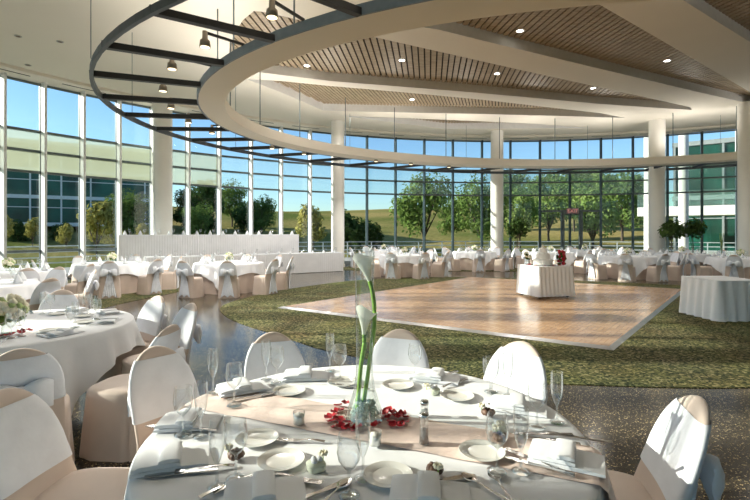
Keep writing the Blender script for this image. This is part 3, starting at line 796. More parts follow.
def petal(x, y, z, lab, grp, k, s=1.0):
    o = link('rose_petal', PET[k % 3]); o.location = (x, y, z); o.rotation_euler = (random.uniform(-.25, .25), random.uniform(-.25, .25), random.uniform(0, 6.28)); o.scale = (s,) * 3
    return tag(o, lab, 'petal', grp)
for k in range(12):
    a = k / 12 * 2 * pi + .2
    petal(CT.x + .40 * cos(a) * .98, CT.y + .38 * sin(a), cz + .004, 'red rose petal scattered around the wedding cake', 'petals around the cake', k, 1.2)

# ------------------------------------------------------------------ tableware prototypes
TZT = .7635      # cloth surface
def glass_proto(name, prof, cat):
    o = MB().lathe(prof, 28).build(name, M['glass'], None, True); return tag(o, 'x', cat)
WINE = Proto(glass_proto('wine_glass', [(0, .004), (.034, .002), (.035, .004), (.02, .008), (.006, .013), (.0042, .03), (.004, .07), (.006, .082), (.02, .094), (.034, .115), (.039, .14), (.037, .17), (.033, .2)], 'wine glass'))
FLUTE = Proto(glass_proto('champagne_flute', [(0, .004), (.031, .002), (.032, .004), (.016, .008), (.005, .014), (.0042, .04), (.0045, .075), (.012, .09), (.022, .12), (.0255, .155), (.026, .19), (.025, .225)], 'champagne flute'))
GOBLET = Proto(glass_proto('water_goblet', [(0, .004), (.036, .002), (.037, .004), (.02, .009), (.008, .016), (.007, .05), (.012, .062), (.03, .08), (.041, .11), (.043, .15), (.042, .18)], 'goblet'))
TUMB = MB().lathe([(0, .004), (.034, .003), (.038, .006), (.042, .09), (.043, .11)], 20).mesh('tumbler', M['glass'], True)
PLATE = Proto(tag(MB().lathe([(0, .0055), (.052, .0055), (.055, .0062), (.058, .0085), (.083, .0115), (.085, .0122), (.086, .0115), (.085, .0105), (.05, .0), (0, .0)], 40).build('bread_plate', M['china'], None, True, 50), 'x', 'plate'))
def fork():
    b = MB(); pts = []
    for k in range(13):
        u = k / 12; y = -.1 + .125 * u; w = .0095 - .006 * min(1, u * 1.6) if u < .7 else .0035 + .0085 * (u - .7) / .3
        pts.append([(-w, y, .004 + .006 * sin(pi * u)), (w, y, .004 + .006 * sin(pi * u)), (w, y, .0065 + .006 * sin(pi * u)), (-w, y, .0065 + .006 * sin(pi * u))])
    b.loft(pts)
    b.box((0, .035, .006), (.024, .024, .003))
    for x in (-.0102, -.0034, .0034, .0102): b.bar((x, .044, .006), (x * .95, .098, .009), .0036, .0026)
    return b.build('fork', M['silver'], None, True, 40)
def knife():
    b = MB(); L = []
    for k in range(15):
        u = k / 14; y = -.11 + .24 * u
        w = .009 - .003 * u / .5 if u < .5 else (.0065 + .006 * sin(pi * (u - .5) / .6)) * (1 if u < .95 else .4); h = .004 if u < .5 else .0014
        L.append([(-w, y, .005 - h / 2), (w, y, .005 - h / 2), (w, y, .005 + h), (-w, y, .005 + h)])
    return b.loft(L).build('knife', M['silver'], None, True, 40)
def spoon():
    b = MB(); L = []
    for k in range(20):
        u = k / 19; y = -.1 + .21 * u
        w = .009 - .006 * min(1, u * 1.7) if u < .66 else .003 + .019 * sin(pi * min(1, (u - .66) / .36)) ; dip = 0 if u < .66 else .008 * sin(pi * (u - .66) / .36)
        L.append([(-w, y, .008), (0, y, .0055 - dip * .6), (w, y, .008), (0, y, .010 - dip)])
    return b.loft(L).build('spoon', M['silver'], None, True, 60)
FORK, KNIFE, SPOON = Proto(tag(fork(), 'x', 'fork')), Proto(tag(knife(), 'x', 'knife')), Proto(tag(spoon(), 'x', 'spoon'))
def napkin():
    """a folded napkin: a flat double pad with a rolled fold across it"""
    b = MB()
    def pad(x0, x1, y0, y1, z0, z1, bul):
        L = []
        for k in range(9):
            u = k / 8; x = x0 + (x1 - x0) * u; hh = z0 + (z1 - z0) * (.55 + .45 * sin(pi * min(1, max(0, u * 1.02)) ) ** .35)
            L.append([(x, y0, z0 + .002), (x, (y0 + y1) / 2, z0), (x, y1, z0 + .002), (x, y1 - .004, hh), (x, (y0 + y1) / 2, hh + bul), (x, y0 + .004, hh)])
        b.loft(L)
    pad(-.115, .115, -.075, .075, .0, .013, .002); pad(-.112, .03, -.072, .072, .0135, .028, .004); pad(-.035, .028, -.073, .073, .029, .041, .004)
    return b.build('napkin', M['white_cloth'], None, True, 50)
NAP = Proto(tag(napkin(), 'x', 'napkin'))
FAN = MB().loft([[(w * cos(2 * pi * i / 10), w * .7 * sin(2 * pi * i / 10), z) for i in range(10)] for w, z in ((.075, 0), (.06, .05), (.035, .1), (.012, .15))]).mesh('napkin', M['white_cloth'], True)

def put(P, px, py, lab, group=None, rz=0.0, z=TZT, scale=None):
    x, y = at(px, py, z)
    if abs(-(x + .035) * .378 - (y - 1.95) * .926) < .2: z += .0075      # lies on the runner
    return P.put((x, y, z), rz, lab, group, scale)

# ---- lily vase in the middle
vx, vy = at(364.5, 420.5, .76)
RUNZ = TZT + .005
vase = thing('lily_vase', 'tall clear flared glass vase holding white calla lilies, rose petals around it', 'vase', (vx, vy, RUNZ))
MB().lathe([(0, .002), (.085, .002), (.09, .006), (.088, .012), (.078, .04), (.06, .09), (.046, .14), (.0385, .2), (.037, .27), (.0385, .4), (.041, .55), (.044, .70), (.045, .765)], 40).build('vase_body', M['vase'], vase, True)
mb = MB(); rnd = random.Random(5)
for k in range(220):
    z = rnd.uniform(.014, .085); rr = (.084 - z * .42) * sqrt(rnd.random()) * .85; a = rnd.uniform(0, 6.28)
    blob(mb, (rr * cos(a), rr * sin(a), z), rnd.uniform(.005, .008), 4, k)
b_ = mb.build('water_beads', M['beads'], vase, True); b_['kind'] = 'stuff'
def lily(name, pts, tip, face, ln, lab):
    o = thing(name, lab, 'flower', (vx, vy, RUNZ), 0, 'calla lilies in the tall vase')
    MB().tube(spline(pts, 8, False), .0095, 12).build('stem', M['stem'], o, True)
    p0 = Vector(pts[-1]); up_ = Vector(tip).normalized(); fwd = (Vector(face) - Vector(face).dot(up_) * up_).normalized(); sd_ = up_.cross(fwd)
    L = []
    for k in range(11):
        u = k / 10; r = .009 + .040 * u ** 1.7 ; ring_ = []
        for i in range(24):
            a = 2 * pi * i / 24; lip = max(0, -cos(a)) * .42 + .0; flare = 1 + .35 * u ** 4 * cos(a)
            h = ln * u * (1 + lip * u * .75) - .012 * u ** 6 * (cos(a) > 0) * cos(a)
            q = p0 + up_ * h + (fwd * cos(a) + sd_ * sin(a)) * r * flare
            ring_.append(tuple(q))
        L.append(ring_)
    MB().loft(L, caps=False).build('spathe', M['lily'], o, True)
    MB().tube([p0 + up_ * (.02 + .05 * j) for j in range(2)], [.005, .003], 8).build('spadix', mat('spadix_yellow', (.7, .5, .08), .6), o, True)
    return o
k_ = vy / F
def vp(px, py): return ((px - 364.5) * k_, CAMZ - (py - HZ) * k_ - RUNZ)
def V3(px, py, y): x, z = vp(px, py); return (x, y, max(z, .03))
lily('calla_lily', [V3(361, 421, .01), V3(364, 400, .006), V3(370, 360, 0), V3(374.5, 320, 0), V3(373, 295, 0), V3(369.5, 281, 0)], (-.32, -.1, 1), (.5, .75, .1), .105, 'taller calla lily with curved stem near the rim of the vase')
lily('calla_lily', [V3(357, 422, -.012), V3(358, 400, -.01), V3(361, 365, -.008), V3(364, 345, -.006), V3(364, 334, -.005)], (.04, -.1, 1), (.5, .7, .1), .105, 'lower calla lily halfway down inside the vase')
# rose petals
for k, (px, py, zz) in enumerate([(333, 415, 0), (336, 411, 0), (331, 420, 0), (338, 418, 0), (341, 426, 0), (334, 426, 0), (329, 416, 0), (345, 428, 0), (349, 424, 0), (352, 429, 0), (357, 427, 0), (346, 423, 1), (339, 409, 0), (374, 425, 0), (377, 422, 0), (388, 409, 0),
        (392, 412, 0), (388, 416, 0), (396, 415, 0), (402, 414, 0), (406, 416, 0), (394, 424, 0), (399, 425, 0), (405, 421, 0), (391, 421, 0), (385, 413, 0), (338, 404, 0), (345, 402, 0), (398, 418, 1), (341, 421, 1)]):
    x, y = at(px, py + 2, .77); side = 'left' if px < 364 else 'right'
    petal(x, y, RUNZ + .002 + .008 * zz, f'dark red rose petal lying to the {side} of the tall lily vase', f'rose petals {side} of the lily vase', k, .82)

# blush runner across the table
rdx, rdy = 1.2, -.49; rl = sqrt(rdx * rdx + rdy * rdy); ux, uy = rdx / rl, rdy / rl
def run_fn(u, v):
    s = (u - .5) * 2.34; w = (v - .5) * .29
    lim = sqrt(max(.01, (RT + .012) ** 2 - w * w)); sg = 1 if s > 0 else -1
    wob = .0022 * sin(31 * s + 9 * w) + .002 * sin(47 * w + 11 * s)
    if abs(s) <= lim: r, z = s, TZT + .0035 + wob * .6
    else:
        e = abs(s) - lim; r = sg * (lim + .016 + .07 * min(1, e / .25)); z = TZT - e + .002
    return (r * ux - w * uy, r * uy + w * ux, z)
ru = MB().grid(run_fn, 110, 14).build('table_runner', M['runner'], None, True); ru.location = (-.035, 1.95, 0)
tag(ru, 'blush pink satin runner laid across the lily table and over its edges', 'table runner')

# settings on the front table
for px, py, lab in [(281, 462, 'white rimmed bread plate at the front left, nearest the flower box'), (388, 477, 'white rimmed bread plate at the front centre, nearest us'), (457, 397, 'white rimmed bread plate behind the salt shaker at far right'),
                    (398, 386, 'white rimmed bread plate at the far side just right of the vase'), (289, 392, 'white rimmed bread plate at the far side left of the vase'), (482, 455, 'white rimmed bread plate behind the right pair of glasses'),
                    (257, 440, 'pale plate left of centre beside the small votive'), (343, 383, 'white rimmed bread plate at the far side just left of the vase')]:
    put(PLATE, px, py, lab, 'bread plates on the lily table')
RG = 'glasses on the lily table'
for P, px, py, lab in [(WINE, 349, 496, 'wine glass nearest us, left one of the front pair'), (FLUTE, 363, 479, 'champagne flute of the front centre pair'), (WINE, 183, 435, 'wine glass at the left edge, left one of its pair'), (FLUTE, 201, 437, 'champagne flute at the left edge beside a wine glass'),
        (FLUTE, 217, 487, 'champagne flute left of the front left plate, nearer one'), (WINE, 236, 479, 'wine glass left of the front left plate, beside a flute'), (FLUTE, 213, 394, 'tall flute at the far left before the blue path'), (WINE, 234, 407, 'wine glass at the far left beside a tall flute'),
        (FLUTE, 266, 380, 'flute before the far left chair, left of its pair'), (WINE, 277, 383, 'wine glass before the far left chair, right of its pair'), (FLUTE, 330, 371, 'flute at the far edge just left of the vase'), (WINE, 340, 380, 'wine glass at the far edge just left of the vase'),
        (WINE, 415, 379, 'lone wine glass at the far edge right of the vase'), (FLUTE, 508, 396, 'flute before the bright white chair back'), (WINE, 537, 428, 'wine glass at the right edge beside a flute'), (FLUTE, 557, 423, 'flute at the right edge nearest the carpet'),
        (WINE, 497, 474, 'wine glass at front right before the bread plate'), (FLUTE, 521, 474, 'flute at front right beside the sunlit napkin'), (GOBLET, 491, 392, 'short goblet left of the bright white chair back')]:
    put(P, px, py, lab, RG)
for px, py, rz, lab in [(172, 462, .35, 'thick folded white napkin at the left front edge'), (265, 496, .25, 'folded white napkin at the bottom edge before the plate'), (566, 462, -.45, 'sunlit folded napkin on the blush runner at right'), (190, 424, .1, 'folded white napkin behind the left pair of glasses'),
        (243, 391, .5, 'folded napkin at the far left on the runner'), (306, 377, 0.1, 'folded napkin before the far left chair'), (437, 379, -.3, 'folded napkin at the far right behind the plate'), (430, 497, -.1, 'folded white napkin at the bottom edge right of centre'), (518, 408, -.35, 'folded napkin before the bright white chair back')]:
    put(NAP, px, py, lab, 'napkins on the lily table', rz, scale=(1.1, 1.06, 1.1))
for P, px, py, rz, lab in [(FORK, 230, 487, -.85, 'fork left of the bottom napkin, outer one'), (FORK, 243, 483, -.85, 'fork left of the bottom napkin, inner one'), (FORK, 296, 480, -1.9, 'fork lying sideways before the front left plate'), (FORK, 401, 497, 0.05, 'fork with upright tines at the bottom edge'),
        (KNIFE, 440, 482, -1.3, 'knife pointing right at the front centre'), (KNIFE, 316, 495, -.9, 'knife at the bottom edge right of the napkin'), (SPOON, 331, 497, -.5, 'spoon at the bottom edge before the front glasses'), (SPOON, 503, 490, .1, 'spoon at the bottom right, right one of two'), (SPOON, 487, 490, .6, 'spoon at the bottom right, left one of two'),
        (KNIFE, 582, 441, 1.15, 'knife on the sunlit napkin, upper one'), (FORK, 553, 444, 1.3, 'fork on the runner above the sunlit napkin'), (KNIFE, 541, 470, 1.0, 'knife below the sunlit napkin'), (FORK, 530, 462, .8, 'fork left of the sunlit napkin'),
        (KNIFE, 175, 428, 1.5, 'knife in front of the far left napkin'), (FORK, 193, 431, 1.5, 'fork in front of the far left napkin'), (KNIFE, 185, 474, 1.75, 'knife under the edge of the left napkin'), (FORK, 205, 470, 1.8, 'fork beside the edge of the left napkin'), (KNIFE, 250, 399, -1.1, 'knife on the runner at far left'),
        (KNIFE, 443, 376, -.9, 'knife at the far right edge'), (FORK, 455, 384, -.9, 'fork at the far right before the knife'), (FORK, 503, 412, .5, 'fork before the bright white chair back'), (KNIFE, 545, 437, 1.5, 'knife behind the right edge glasses'), (FORK, 300, 442, 1.5, 'fork lying behind the front left plate'), (FORK, 352, 388, 1.2, 'fork behind the vase at the far side')]:
    put(P, px, py, lab, 'cutlery on the lily table', rz)
# salt and pepper, votives, favours
def shaker(px, py, fill, lab, h=.085):
    x, y = at(px, py, TZT); o = thing('shaker', lab, 'shaker', (x, y, RUNZ), 0, 'shakers on the lily table')
    MB().lathe([(0, .002), (.020, .002), (.021, .006), (.017, h * .6), (.0185, h)], 16).build('shaker_glass', M['glass'], o, True)
    MB().lathe([(0, .004), (.018, .004), (.0155, h * .55), (0, h * .55)], 14).build('filling', M[fill], o, True)
    MB().lathe([(.0185, h - .002), (.02, h + .004), (.017, h + .016), (0, h + .02)], 16).build('shaker_cap', M['silver'], o, True)
shaker(424.5, 416, 'salt', 'glass salt shaker on the runner right of the vase, farther one', .05); shaker(424, 445, 'pepper', 'tall glass pepper shaker in front of the salt', .105)
def votive(px, py, lab, h=.055):
    x, y = at(px, py, TZT); o = thing('votive_candle', lab, 'candle', (x, y, RUNZ), 0, 'votive candles on the lily table')
    MB().lathe([(0, .001), (.022, .001), (.024, .004), (.026, h), (.0255, h)], 18).build('votive_glass', M['glass'], o, True)
    MB().lathe([(0, .003), (.0215, .003), (.0235, h * .75), (0, h * .76)], 18).build('wax', M['candle'], o, True)
    MB().tube([(0, 0, h * .74), (.001, 0, h * .9)], .0012, 6).build('wick', M['black_steel'], o)
votive(299, 425, 'small white votive candle on the runner left of the vase'); votive(375, 446, 'small white votive candle just in front of the vase')
def favour(px, py, brown, lab, fl=(0.02, .02)):
    x, y = at(px, py, TZT); o = thing('favor_box', lab, 'favor', (x, y, TZT), random.uniform(0, 3), 'favors on the lily table')
    if brown:
        mb = MB(); 
        for k in range(9):
            a = k * .7; blob(mb, (.018 * cos(a), .018 * sin(a), .016 + .002 * (k % 3)), .0135, 5, k)
        mb.build('wrapped_sweet', M['brown'], o, True)
    else:
        MB().loft([rrect(.03, .03, 0, n=20), rrect(.033, .033, .02, n=20), rrect(.026, .026, .026, n=20), rrect(.02, .02, .03, n=20)]).build('box', M['pale_box'], o, True, 40)
        mb = MB()
        for k in range(3): blob(mb, (.012 * cos(2 * k), .012 * sin(2 * k), .03), .012, 5, k)
        mb.build('ribbon', M['white_cloth'], o, True)
    mb = MB()
    for k in range(6):
        a = k * pi / 3; blob(mb, (fl[0] + .011 * cos(a), fl[1] + .011 * sin(a), .046), .0075, 4, k)
    mb.build('flower', M['cream_flower'], o, True)
    MB().tube([(fl[0], fl[1], .02), (fl[0], fl[1], .046)], .002, 6).build('flower_stem', M['stem'], o)
favour(316, 469, False, 'pale green favor box with cream flower before the front left plate', (.03, .01)); favour(435, 474, True, 'brown favor with cream flower right of the front centre plate', (-.02, .03))
favour(236, 459, True, 'brown favor behind the left front glasses', (.02, .02)); favour(488, 416, True, 'dark brown favor before the bright white chair back', (-.02, .02)); favour(433, 393, False, 'pale favor with flower at the far right plate', (.02, .03)); favour(500, 431, False, 'pale favor box behind the bread plate at right', (.0, .03)); favour(500, 441, True, 'brown favor between runner and right glasses', (.02, .0))

# ---- hydrangea table
def hydrangea(x, y, z, lab, s=1.0):
    o = thing('flower_centerpiece', lab, 'flowers', (x, y, z), 0, None); o.scale = (s,) * 3
    MB().lathe([(0, .001), (.05, .001), (.055, .01), (.045, .1), (.055, .12)], 20).build('vase_body', M['vase'], o, True)
    rnd = random.Random(11); mb, mw = MB(), MB()
    for k in range(60):
        v = Vector((rnd.gauss(0, 1), rnd.gauss(0, 1), rnd.gauss(0, 1) * .8)).normalized() * .10
        blob(mb if k % 3 else mw, (v.x, v.y, .19 + v.z), rnd.uniform(.028, .038), 4, k)
    mb.build('hydrangea_bloom', M['cream_flower'], o, True); mw.build('green_bloom', M['green_flower'], o, True)
    mb = MB()
    for k in range(8): a = k * pi / 4; blob(mb, (.085 * cos(a), .085 * sin(a), .125), .03, 4, k)
    mb.build('leaves', M['leaf_mid'], o)
    return o
hx_, hy_ = at(9, 333, .76); hydrangea(hx_, hy_, TZT, 'white and green hydrangea ball in a glass vase at the left edge')
for k, (dx, dy) in enumerate([(.09, -.08), (.12, -.02), (.05, -.13), (.13, .05), (.16, -.06), (.1, -.13), (-.05, -.14)]):
    petal(hx_ + dx, hy_ + dy, TZT + .003, 'red rose petal scattered by the hydrangea vase', 'petals by the hydrangea', k, 1.1)
cx_, cy_ = LT
for k in range(9):
    a = radians(40 * k + 12); e = (cos(a), sin(a)); nm_ = f'place {ords[k]} round the hydrangea table'
    PLATE.put((cx_ + .52 * e[0], cy_ + .52 * e[1], TZT), 0, f'white bread plate at {nm_}', 'plates on the hydrangea table')
    NAP.put((cx_ + .74 * e[0], cy_ + .74 * e[1], TZT), a + pi / 2, f'folded white napkin at {nm_}', 'napkins on the hydrangea table')
    f2 = a + .2; WINE.put((cx_ + .6 * cos(f2), cy_ + .6 * sin(f2), TZT), 0, f'wine glass at {nm_}', 'glasses on the hydrangea table')
    f2 = a + .31; FLUTE.put((cx_ + .58 * cos(f2), cy_ + .58 * sin(f2), TZT), 0, f'champagne flute at {nm_}', 'glasses on the hydrangea table')
    f2 = a - .2; KNIFE.put((cx_ + .72 * cos(f2), cy_ + .72 * sin(f2), TZT), a - pi / 2, f'knife at {nm_}', 'cutlery on the hydrangea table')

# ---- settings on the far tables, far too small to show more than their outline
mw_ = WINE.o.data; fl_ = GOBLET.o.data
cen = None
for key, x, y, nm in G:
    for k in range(8):
        a = radians(45 * k + 10)
        o = link('wine_glass', mw_ if k % 2 else fl_); o.location = (x + .6 * cos(a + .17), y + .6 * sin(a + .17), TZT); o.scale = (1.15,) * 3; tag(o, f'clear glass on {nm}', 'wine glass', 'glasses on ' + nm)
        o = link('napkin', FAN); o.location = (x + .7 * cos(a), y + .7 * sin(a), TZT); o.rotation_euler = (0, 0, a); tag(o, f'pointed white napkin on {nm}', 'napkin', 'napkins on ' + nm)
    if cen is None: cen = hydrangea(x, y, TZT, 'cream flower centerpiece on ' + nm, .9)
    else: dup(cen, (x, y, TZT), 0, 'cream flower centerpiece on ' + nm)
def along(t_, u, v, zt):
    loc = t_.location; rz = t_.rotation_euler.z
    return (loc.x + cos(rz) * u - sin(rz) * v, loc.y + sin(rz) * u + cos(rz) * v, zt)
for k in range(15):
    o = link('pink_napkin', FAN); o.location = along(hf[0], -3.3 + 6.6 * k / 14, .22, .772); o.scale = (.8, .8, .6); o.data = FAN; tag(o, f'folded blush napkin on the low skirted table, {ords[k]} from its near end', 'napkin', 'napkins along the low skirted table')
    o = link('wine_glass', mw_); o.location = along(hf[0], -3.15 + 6.6 * k / 14, .35, .772); tag(o, 'clear wine glass in the row on the low skirted table', 'wine glass', 'glasses along the low skirted table')
for k in range(14):
    o = link('napkin', FAN); o.location = along(hb[0], -3.1 + 6.2 * k / 13, .25, 1.502); tag(o, f'pointed white napkin on the raised head table, {ords[k]} from its near end', 'napkin', 'napkins along the raised head table')
    o = link('wine_glass', mw_); o.location = along(hb[0], -2.95 + 6.2 * k / 13, .4, 1.502); tag(o, 'clear wine glass in the row on the raised head table', 'wine glass', 'glasses along the raised head table')

# ------------------------------------------------------------------ plants
def leaf_cloud(centers, n, size, seed):
    rnd = random.Random(seed); mb = MB()
    for k in range(n):
        c, r = rnd.choice(centers)
        v = Vector((rnd.gauss(0, 1), rnd.gauss(0, 1), rnd.gauss(0, 1))).normalized() * r * (rnd.random() ** .35)
        p = Vector(c) + v
        nn = (v.normalized() + Vector((rnd.uniform(-.8, .8), rnd.uniform(-.8, .8), rnd.uniform(-.3, 1)))).normalized()
        t1 = nn.orthogonal().normalized(); t1.rotate(__import__('mathutils').Quaternion(nn, rnd.uniform(0, 6.28))); t2 = nn.cross(t1); s = size * rnd.uniform(.6, 1.3)
        mb.add([p - t1 * s, p + t2 * s * .5 + nn * s * .12, p + t1 * s, p - t2 * s * .5 + nn * s * .12], [(0, 1, 2, 3)])
    return mb
def crown(w, z0, z1, n, seed, lumps=14):
    rnd = random.Random(seed); h = (z1 - z0) / 2; out = []
    for k in range(lumps):
        a = rnd.uniform(0, 6.28); zz = rnd.uniform(-.75, .75); rr = w * .62 * sqrt(max(0, 1 - zz * zz)) * sqrt(rnd.random())
        out.append(((rr * cos(a), rr * sin(a), z0 + h + zz * h), w * rnd.uniform(.32, .5)))
    return out
def tree_proto(lab, leaf, w, z0, z1, n, size, seed, tr=.14, wood='bark'):
    o = thing('tree', lab, 'tree')
    leaf_cloud(crown(w, z0, z1, n, seed), n, size, seed).build('crown', M[leaf], o)
    rnd = random.Random(seed); mb = MB(); zt = z0 + (z1 - z0) * .6
    mb.tube([(0, 0, -.4), (.03 * w, 0, z0 * .6), (0, .02 * w, zt)], [tr, tr * .8, tr * .3], 8)
    for k in range(6):
        a = k * 1.05; mb.tube([(0, 0, z0 * .7 + k * .1), (.35 * w * cos(a), .35 * w * sin(a), z0 + (z1 - z0) * .35), (.6 * w * cos(a), .6 * w * sin(a), z0 + (z1 - z0) * .6)], [tr * .5, tr * .3, tr * .1], 6)
    mb.build('trunk', M[wood], o, True)
    return Proto(o)
def ficus(px, Y, zc, r, lab, seed):
    X = (px - 375) / F * Y; o = thing('potted_tree', lab, 'plant', (X, Y, .008), 0, 'potted trees by the glass wall')
    MB().lathe([(0, 0), (.17, 0), (.21, .36), (.23, .38), (.2, .38), (.19, .33), (0, .33)], 20).build('pot', M['pot'], o, True, 40)
    mb = MB(); mb.tube([(0, 0, .3), (.03, 0, .9), (0, .02, zc)], [.028, .024, .012], 8); mb.tube([(.02, 0, .7), (-.05, .03, 1.1), (-.02, 0, zc)], [.02, .016, .01], 8)
    for k in range(7): a = k * .9; mb.tube([(.01, 0, zc - r * .8), (r * .6 * cos(a), r * .6 * sin(a), zc + r * .3 * sin(2 * a))], [.012, .005], 6)
    mb.build('stem', M['bark'], o, True)
    leaf_cloud([((r * .4 * cos(a), r * .4 * sin(a), zc + r * .3 * sin(1.7 * a)), r * .62) for a in range(7)], 620, .085, seed).build('foliage', M['leaf_dark'], o)
ficus(517, 21.6, 1.78, .62, 'round topped potted tree right of the middle column', 4)
ficus(671, 19.4, 1.70, .50, 'potted tree just right of the wide column', 5); ficus(692.5, 19.9, 1.76, .54, 'potted tree farther right, beside its twin', 6)
gp = thing('green_vase', 'slim green vase rising behind the white square table', 'vase', (10.75, 14.4, TZT))
ft10 = [g for g in G if g[0] == 'T10'][0]; gp.location = (ft10[1] - .55, ft10[2] + .1, TZT)
MB().lathe([(0, 0), (.07, 0), (.06, .05), (.035, .3), (.05, .5)], 16).build('vase_body', M['vase'], gp, True)
mb = MB()
for k in range(5): mb.tube([(0, 0, .05), (.02 * cos(k * 1.3), .02 * sin(k * 1.3), .45), (.06 * cos(k * 1.3), .06 * sin(k * 1.3), .8)], [.01, .012, .003], 6)
mb.build('leaves', M['leaf_light'], gp, True)

# ------------------------------------------------------------------ outdoors
def hgt(x, y):
    r = sqrt((x - WC[0]) ** 2 + (y - WC[1]) ** 2); t = min(1, max(0, (r - 29) / 75)); s = t * t * (3 - 2 * t)
    north = max(0.0, min(1.0, (y - 5) / 40))
    return -.35 + (7.0 * s + .35 * sin(x * .09) * t + .25 * sin(y * .13 + x * .05) * t) * (.15 + .85 * north)
mb = MB(); na, nr = 120, 34; vs = []
for j in range(nr + 1):
    r = WR + 6 + (j / nr) ** 1.7 * 230
    for i in range(na):
        a = 2 * pi * i / na; x, y = WC[0] + r * cos(a), WC[1] + r * sin(a); vs.append((x, y, hgt(x, y)))
mb.add(vs, [(j * na + i, j * na + (i + 1) % na, (j + 1) * na + (i + 1) % na, (j + 1) * na + i) for j in range(nr) for i in range(na)])
o = mb.build('ground', M['meadow'], None, True); tag(o, 'sunny grass meadow rising to a low hill outside', 'meadow', kind='structure')
mb = MB(); mb.loft([[(*wp(t, WR), -.5), (*wp(t, WR), -.02), (*wp(t, WR + 6.3), -.06), (*wp(t, WR + 6.3), -.5)] for t in range(0, 361, 4)], caps=False)
o = mb.build('terrace', M['paving']); tag(o, 'pale paved terrace outside the glass wall', 'terrace', kind='structure')
gr = thing('guard_rail', 'pale steel guard rail along the outdoor terrace', 'railing', (WC[0], WC[1], -.06))
def gpt(t, r=WR + 5.8): return (r * cos(radians(t)), r * sin(radians(t)))
for z in (.25, .5, .75, 1.0):
    mb = MB(); L = []
    for i in range(101):
        t = 40 + i * 1.2; c, s_ = cos(radians(t)), sin(radians(t)); R0 = WR + 5.8; e = .035 if z == 1.0 else .02
        L.append([((R0 - e) * c, (R0 - e) * s_, z), ((R0 - e) * c, (R0 - e) * s_, z + .05), ((R0 + e) * c, (R0 + e) * s_, z + .05), ((R0 + e) * c, (R0 + e) * s_, z)])
    mb.loft(L).build('rail', M['rail'], gr)
for i in range(36):
    t = 42 + i * 3.3; p = gpt(t); MB().box((*p, .52), (.05, .05, 1.05), radians(t)).build('post', M['rail'], gr)

PR = {
 'dark': tree_proto('x', 'leaf_dark', 2.4, 1.0, 6.6, 3800, .19, 21), 'mid': tree_proto('x', 'leaf_mid', 2.6, 1.5, 6.6, 4000, .17, 22),
 'light': tree_proto('x', 'leaf_light', 2.5, 1.2, 7.0, 4200, .16, 23), 'gold': tree_proto('x', 'leaf_gold', 1.3, .9, 3.8, 1200, .17, 24, .06),
 'bush': tree_proto('x', 'leaf_dark', 1.9, .0, 3.0, 2000, .2, 25), 'open': tree_proto('x', 'leaf_mid', 2.8, 1.7, 6.4, 2900, .18, 26)}
TREES = [('dark', 203, 43, 1.0, 'dense dark tree outside, right of the big left column'), ('mid', 232, 58, .9, 'green tree outside at the right of the dark tree group'), ('mid', 197, 38, .62, 'lower lit bush tree outside behind the head table'),
 ('mid', 262, 48, .72, 'green bushy tree on the meadow left of the slender column'), ('bush', 248, 54, 1.2, 'dark bush on the meadow beside a green bushy tree'), ('gold', 313, 36, 1.05, 'thin young tree on the meadow just left of the slender column'), ('bush', 352, 40, 1.2, 'dark pointed bush just right of the slender column'), ('bush', 372, 42, .8, 'low dark bush on the meadow, lower than its neighbour'),
 ('open', 424, 36, 1.08, 'big open crowned tree in the middle of the meadow view'), ('mid', 452, 46, .8, 'dark tree touching the big open crowned tree'), ('mid', 481, 39, 1.0, 'leafy tree outside left of the middle column'),
 ('light', 520, 42, .88, 'bright leafy tree outside right of the middle column'), ('light', 549, 47, 1.0, 'bright tree outside to the left of the glass door'), ('mid', 574, 54, 1.05, 'green tree outside directly behind the glass door'), ('light', 592, 38, 1.0, 'bright tree outside to the right of the glass door'), ('mid', 622, 45, 1.1, 'green tree outside before the neighbouring wing'),
 ('light', 503, 56, 1.0, 'pale tree outside hidden partly by the middle column'), ('gold', 97, 30, 1.0, 'golden young tree outside the left windows'), ('mid', 128, 38, .75, 'small green tree outside near the reflecting window'), ('dark', 186, 52, .8, 'dark tree outside just behind the big left column'), ('light', 535, 60, 1.05, 'distant pale tree between the middle column and the glass door'), ('mid', 560, 70, 1.2, 'distant dark tree left of the glass door'), ('light', 607, 66, 1.1, 'distant pale tree right of the glass door'), ('mid', 640, 60, 1.05, 'distant green tree beside the white outdoor column'), ('mid', 512, 74, 1.2, 'distant green tree just right of the middle column'), ('mid', 585, 82, 1.3, 'farthest green tree behind the glass door'),
 ('gold', 4, 35, .62, 'low golden shrub in the first left window bay'), ('gold', 33, 36, .6, 'low golden shrub in the left window bay with the glass building'), ('gold', 66, 34, .55, 'low golden shrub before the glass building corner'), ('gold', 112, 33, .6, 'low golden shrub right of the golden young tree'), ('gold', 145, 35, .6, 'low golden shrub near the big left column'),
 ('bush', 20, 38, .6, 'low bush in front of the left glass building'), ('bush', 60, 40, .55, 'low bush before the middle of the left glass building')]
for k, (p, px, Y, s, lab) in enumerate(TREES):
    X = (px - 375) / F * Y; PR[p].put((X, Y, hgt(X, Y) - .05), k * 1.3, lab, 'trees outside', s)
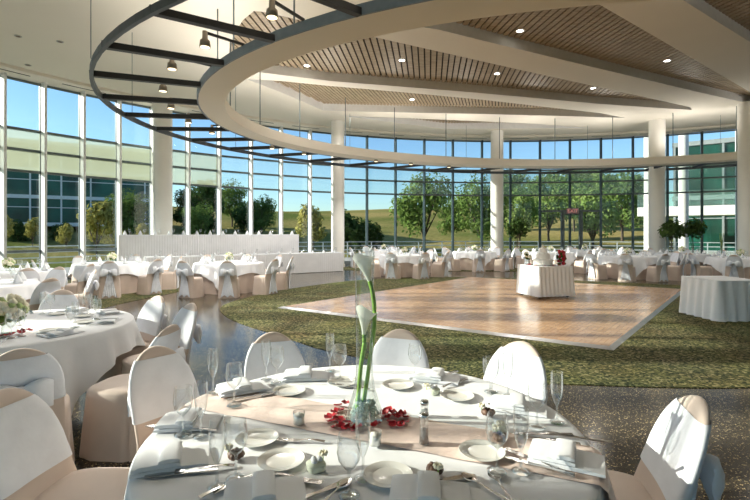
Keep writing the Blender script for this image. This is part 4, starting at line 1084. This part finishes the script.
# hedge of tall grass before the left building and shrubs along the terrace
def facade(name, lab, cx, cy, rz, ln, dp, h, floors, bays, z0=0.0, fm='bld'):
    b = thing(name, lab, 'building', (cx, cy, z0), rz)
    MB().box((0, 0, h / 2), (ln, dp, h)).build('glass_body', M['teal'], b)
    for k in range(floors + 1):
        MB().box((0, 0, .15 + k * (h - .3) / floors), (ln + .3, dp + .3, .34)).build('floor_band', M[fm], b)
    for k in range(floors):
        MB().box((0, 0, .15 + (k + .62) * (h - .3) / floors), (ln + .1, dp + .1, .08)).build('rail_band', M[fm], b)
    for k in range(bays + 1):
        MB().box((-ln / 2 + ln * k / bays, -dp / 2 - .06, h / 2), (.14, .14, h)).build('pilaster', M[fm], b)
    return b
facade('glass_building', 'green glass office building with pale floor bands outside at left', -34, 47, radians(32), 22, 8, 8.2, 3, 9, 2.2)
wg = facade('building_wing', 'pale wing of the building with glass walls outside at right', 35, 30.5, radians(-38), 24, 7, 8.6, 2, 8, -.1, 'grey_conc')
cn = thing('balcony_canopy', 'broad white balcony slab on the neighbouring wing at right', 'balcony', (26.6, 26.6, 0), radians(-38))
MB().box((0, 0, 3.0), (19, 2.6, .62)).build('slab', M['bld'], cn)
MB().box((0, -1.2, 3.85), (19, .06, 1.0)).build('parapet_glass', M['milky_light'], cn)
for k, (px, Y, D, lab) in enumerate([(649, 27.5, .55, 'white outdoor column hugging the wide indoor column'), (683.5, 25.8, .5, 'white outdoor column behind the potted trees'), (744, 23.2, .72, 'white outdoor column at the right picture edge')]):
    X = (px - 375) / F * Y; o = thing('outdoor_column', lab, 'column', (X, Y, -.06))
    MB().lathe([(D / 2, 0), (D / 2, 7.6)], 24, (0, 0, 0), True).build('shaft', M['bld'], o, True, 40)
    MB().lathe([(D / 2 + .06, 0), (D / 2 + .06, .2), (D / 2, .22)], 24).build('base', M['bld'], o, True, 40)

for Yc, D in ((2.05, .95), (4.35, .35), (5.25, .35), (7.0, .8), (9.4, .8), (11.6, .8), (-.6, .8)):  # unseen posts added to throw shade bands across carpet and table
    o = thing('outdoor_column', 'added unseen pale post casting shade bands beyond the left edge of the picture', 'column', (-18.2, Yc, -.06), 0, 'added shade casters at the left', 'structure')
    MB().lathe([(D / 2, 0), (D / 2, 7.6)], 24, (0, 0, 0), True).build('shaft', M['bld'], o, True, 40)

# ------------------------------------------------------------------ lamps at the ceiling fixtures, and added fill uplights
LAMPW, UPFILLW = 115, 95
def spot(p, e, ang, c=(1, .95, .88), r=.08, aim=(0, 0, -1), blend=.6):
    l = bpy.data.lights.new('lamp', 'SPOT'); l.energy = e; l.color = c; l.spot_size = radians(ang); l.spot_blend = blend; l.shadow_soft_size = r
    o = link('lamp', l); o.location = p; o.rotation_euler = Vector(aim).to_track_quat('-Z', 'Y').to_euler(); return o
for p in LAMPS: spot((p[0], p[1], p[2] - .25), LAMPW, 150)
for k in range(20):    # added fill pointing up from the ring to brighten the ceiling; no fixtures there
    t = 2 * pi * (k + .5) / 20; c_, s_ = cos(t), sin(t)
    spot((HC[0] + cos(HA) * 10.6 * c_ - sin(HA) * 7.4 * s_, HC[1] + sin(HA) * 10.6 * c_ + cos(HA) * 7.4 * s_, RZ + .4), UPFILLW, 165, aim=(0, 0, 1), r=.3)
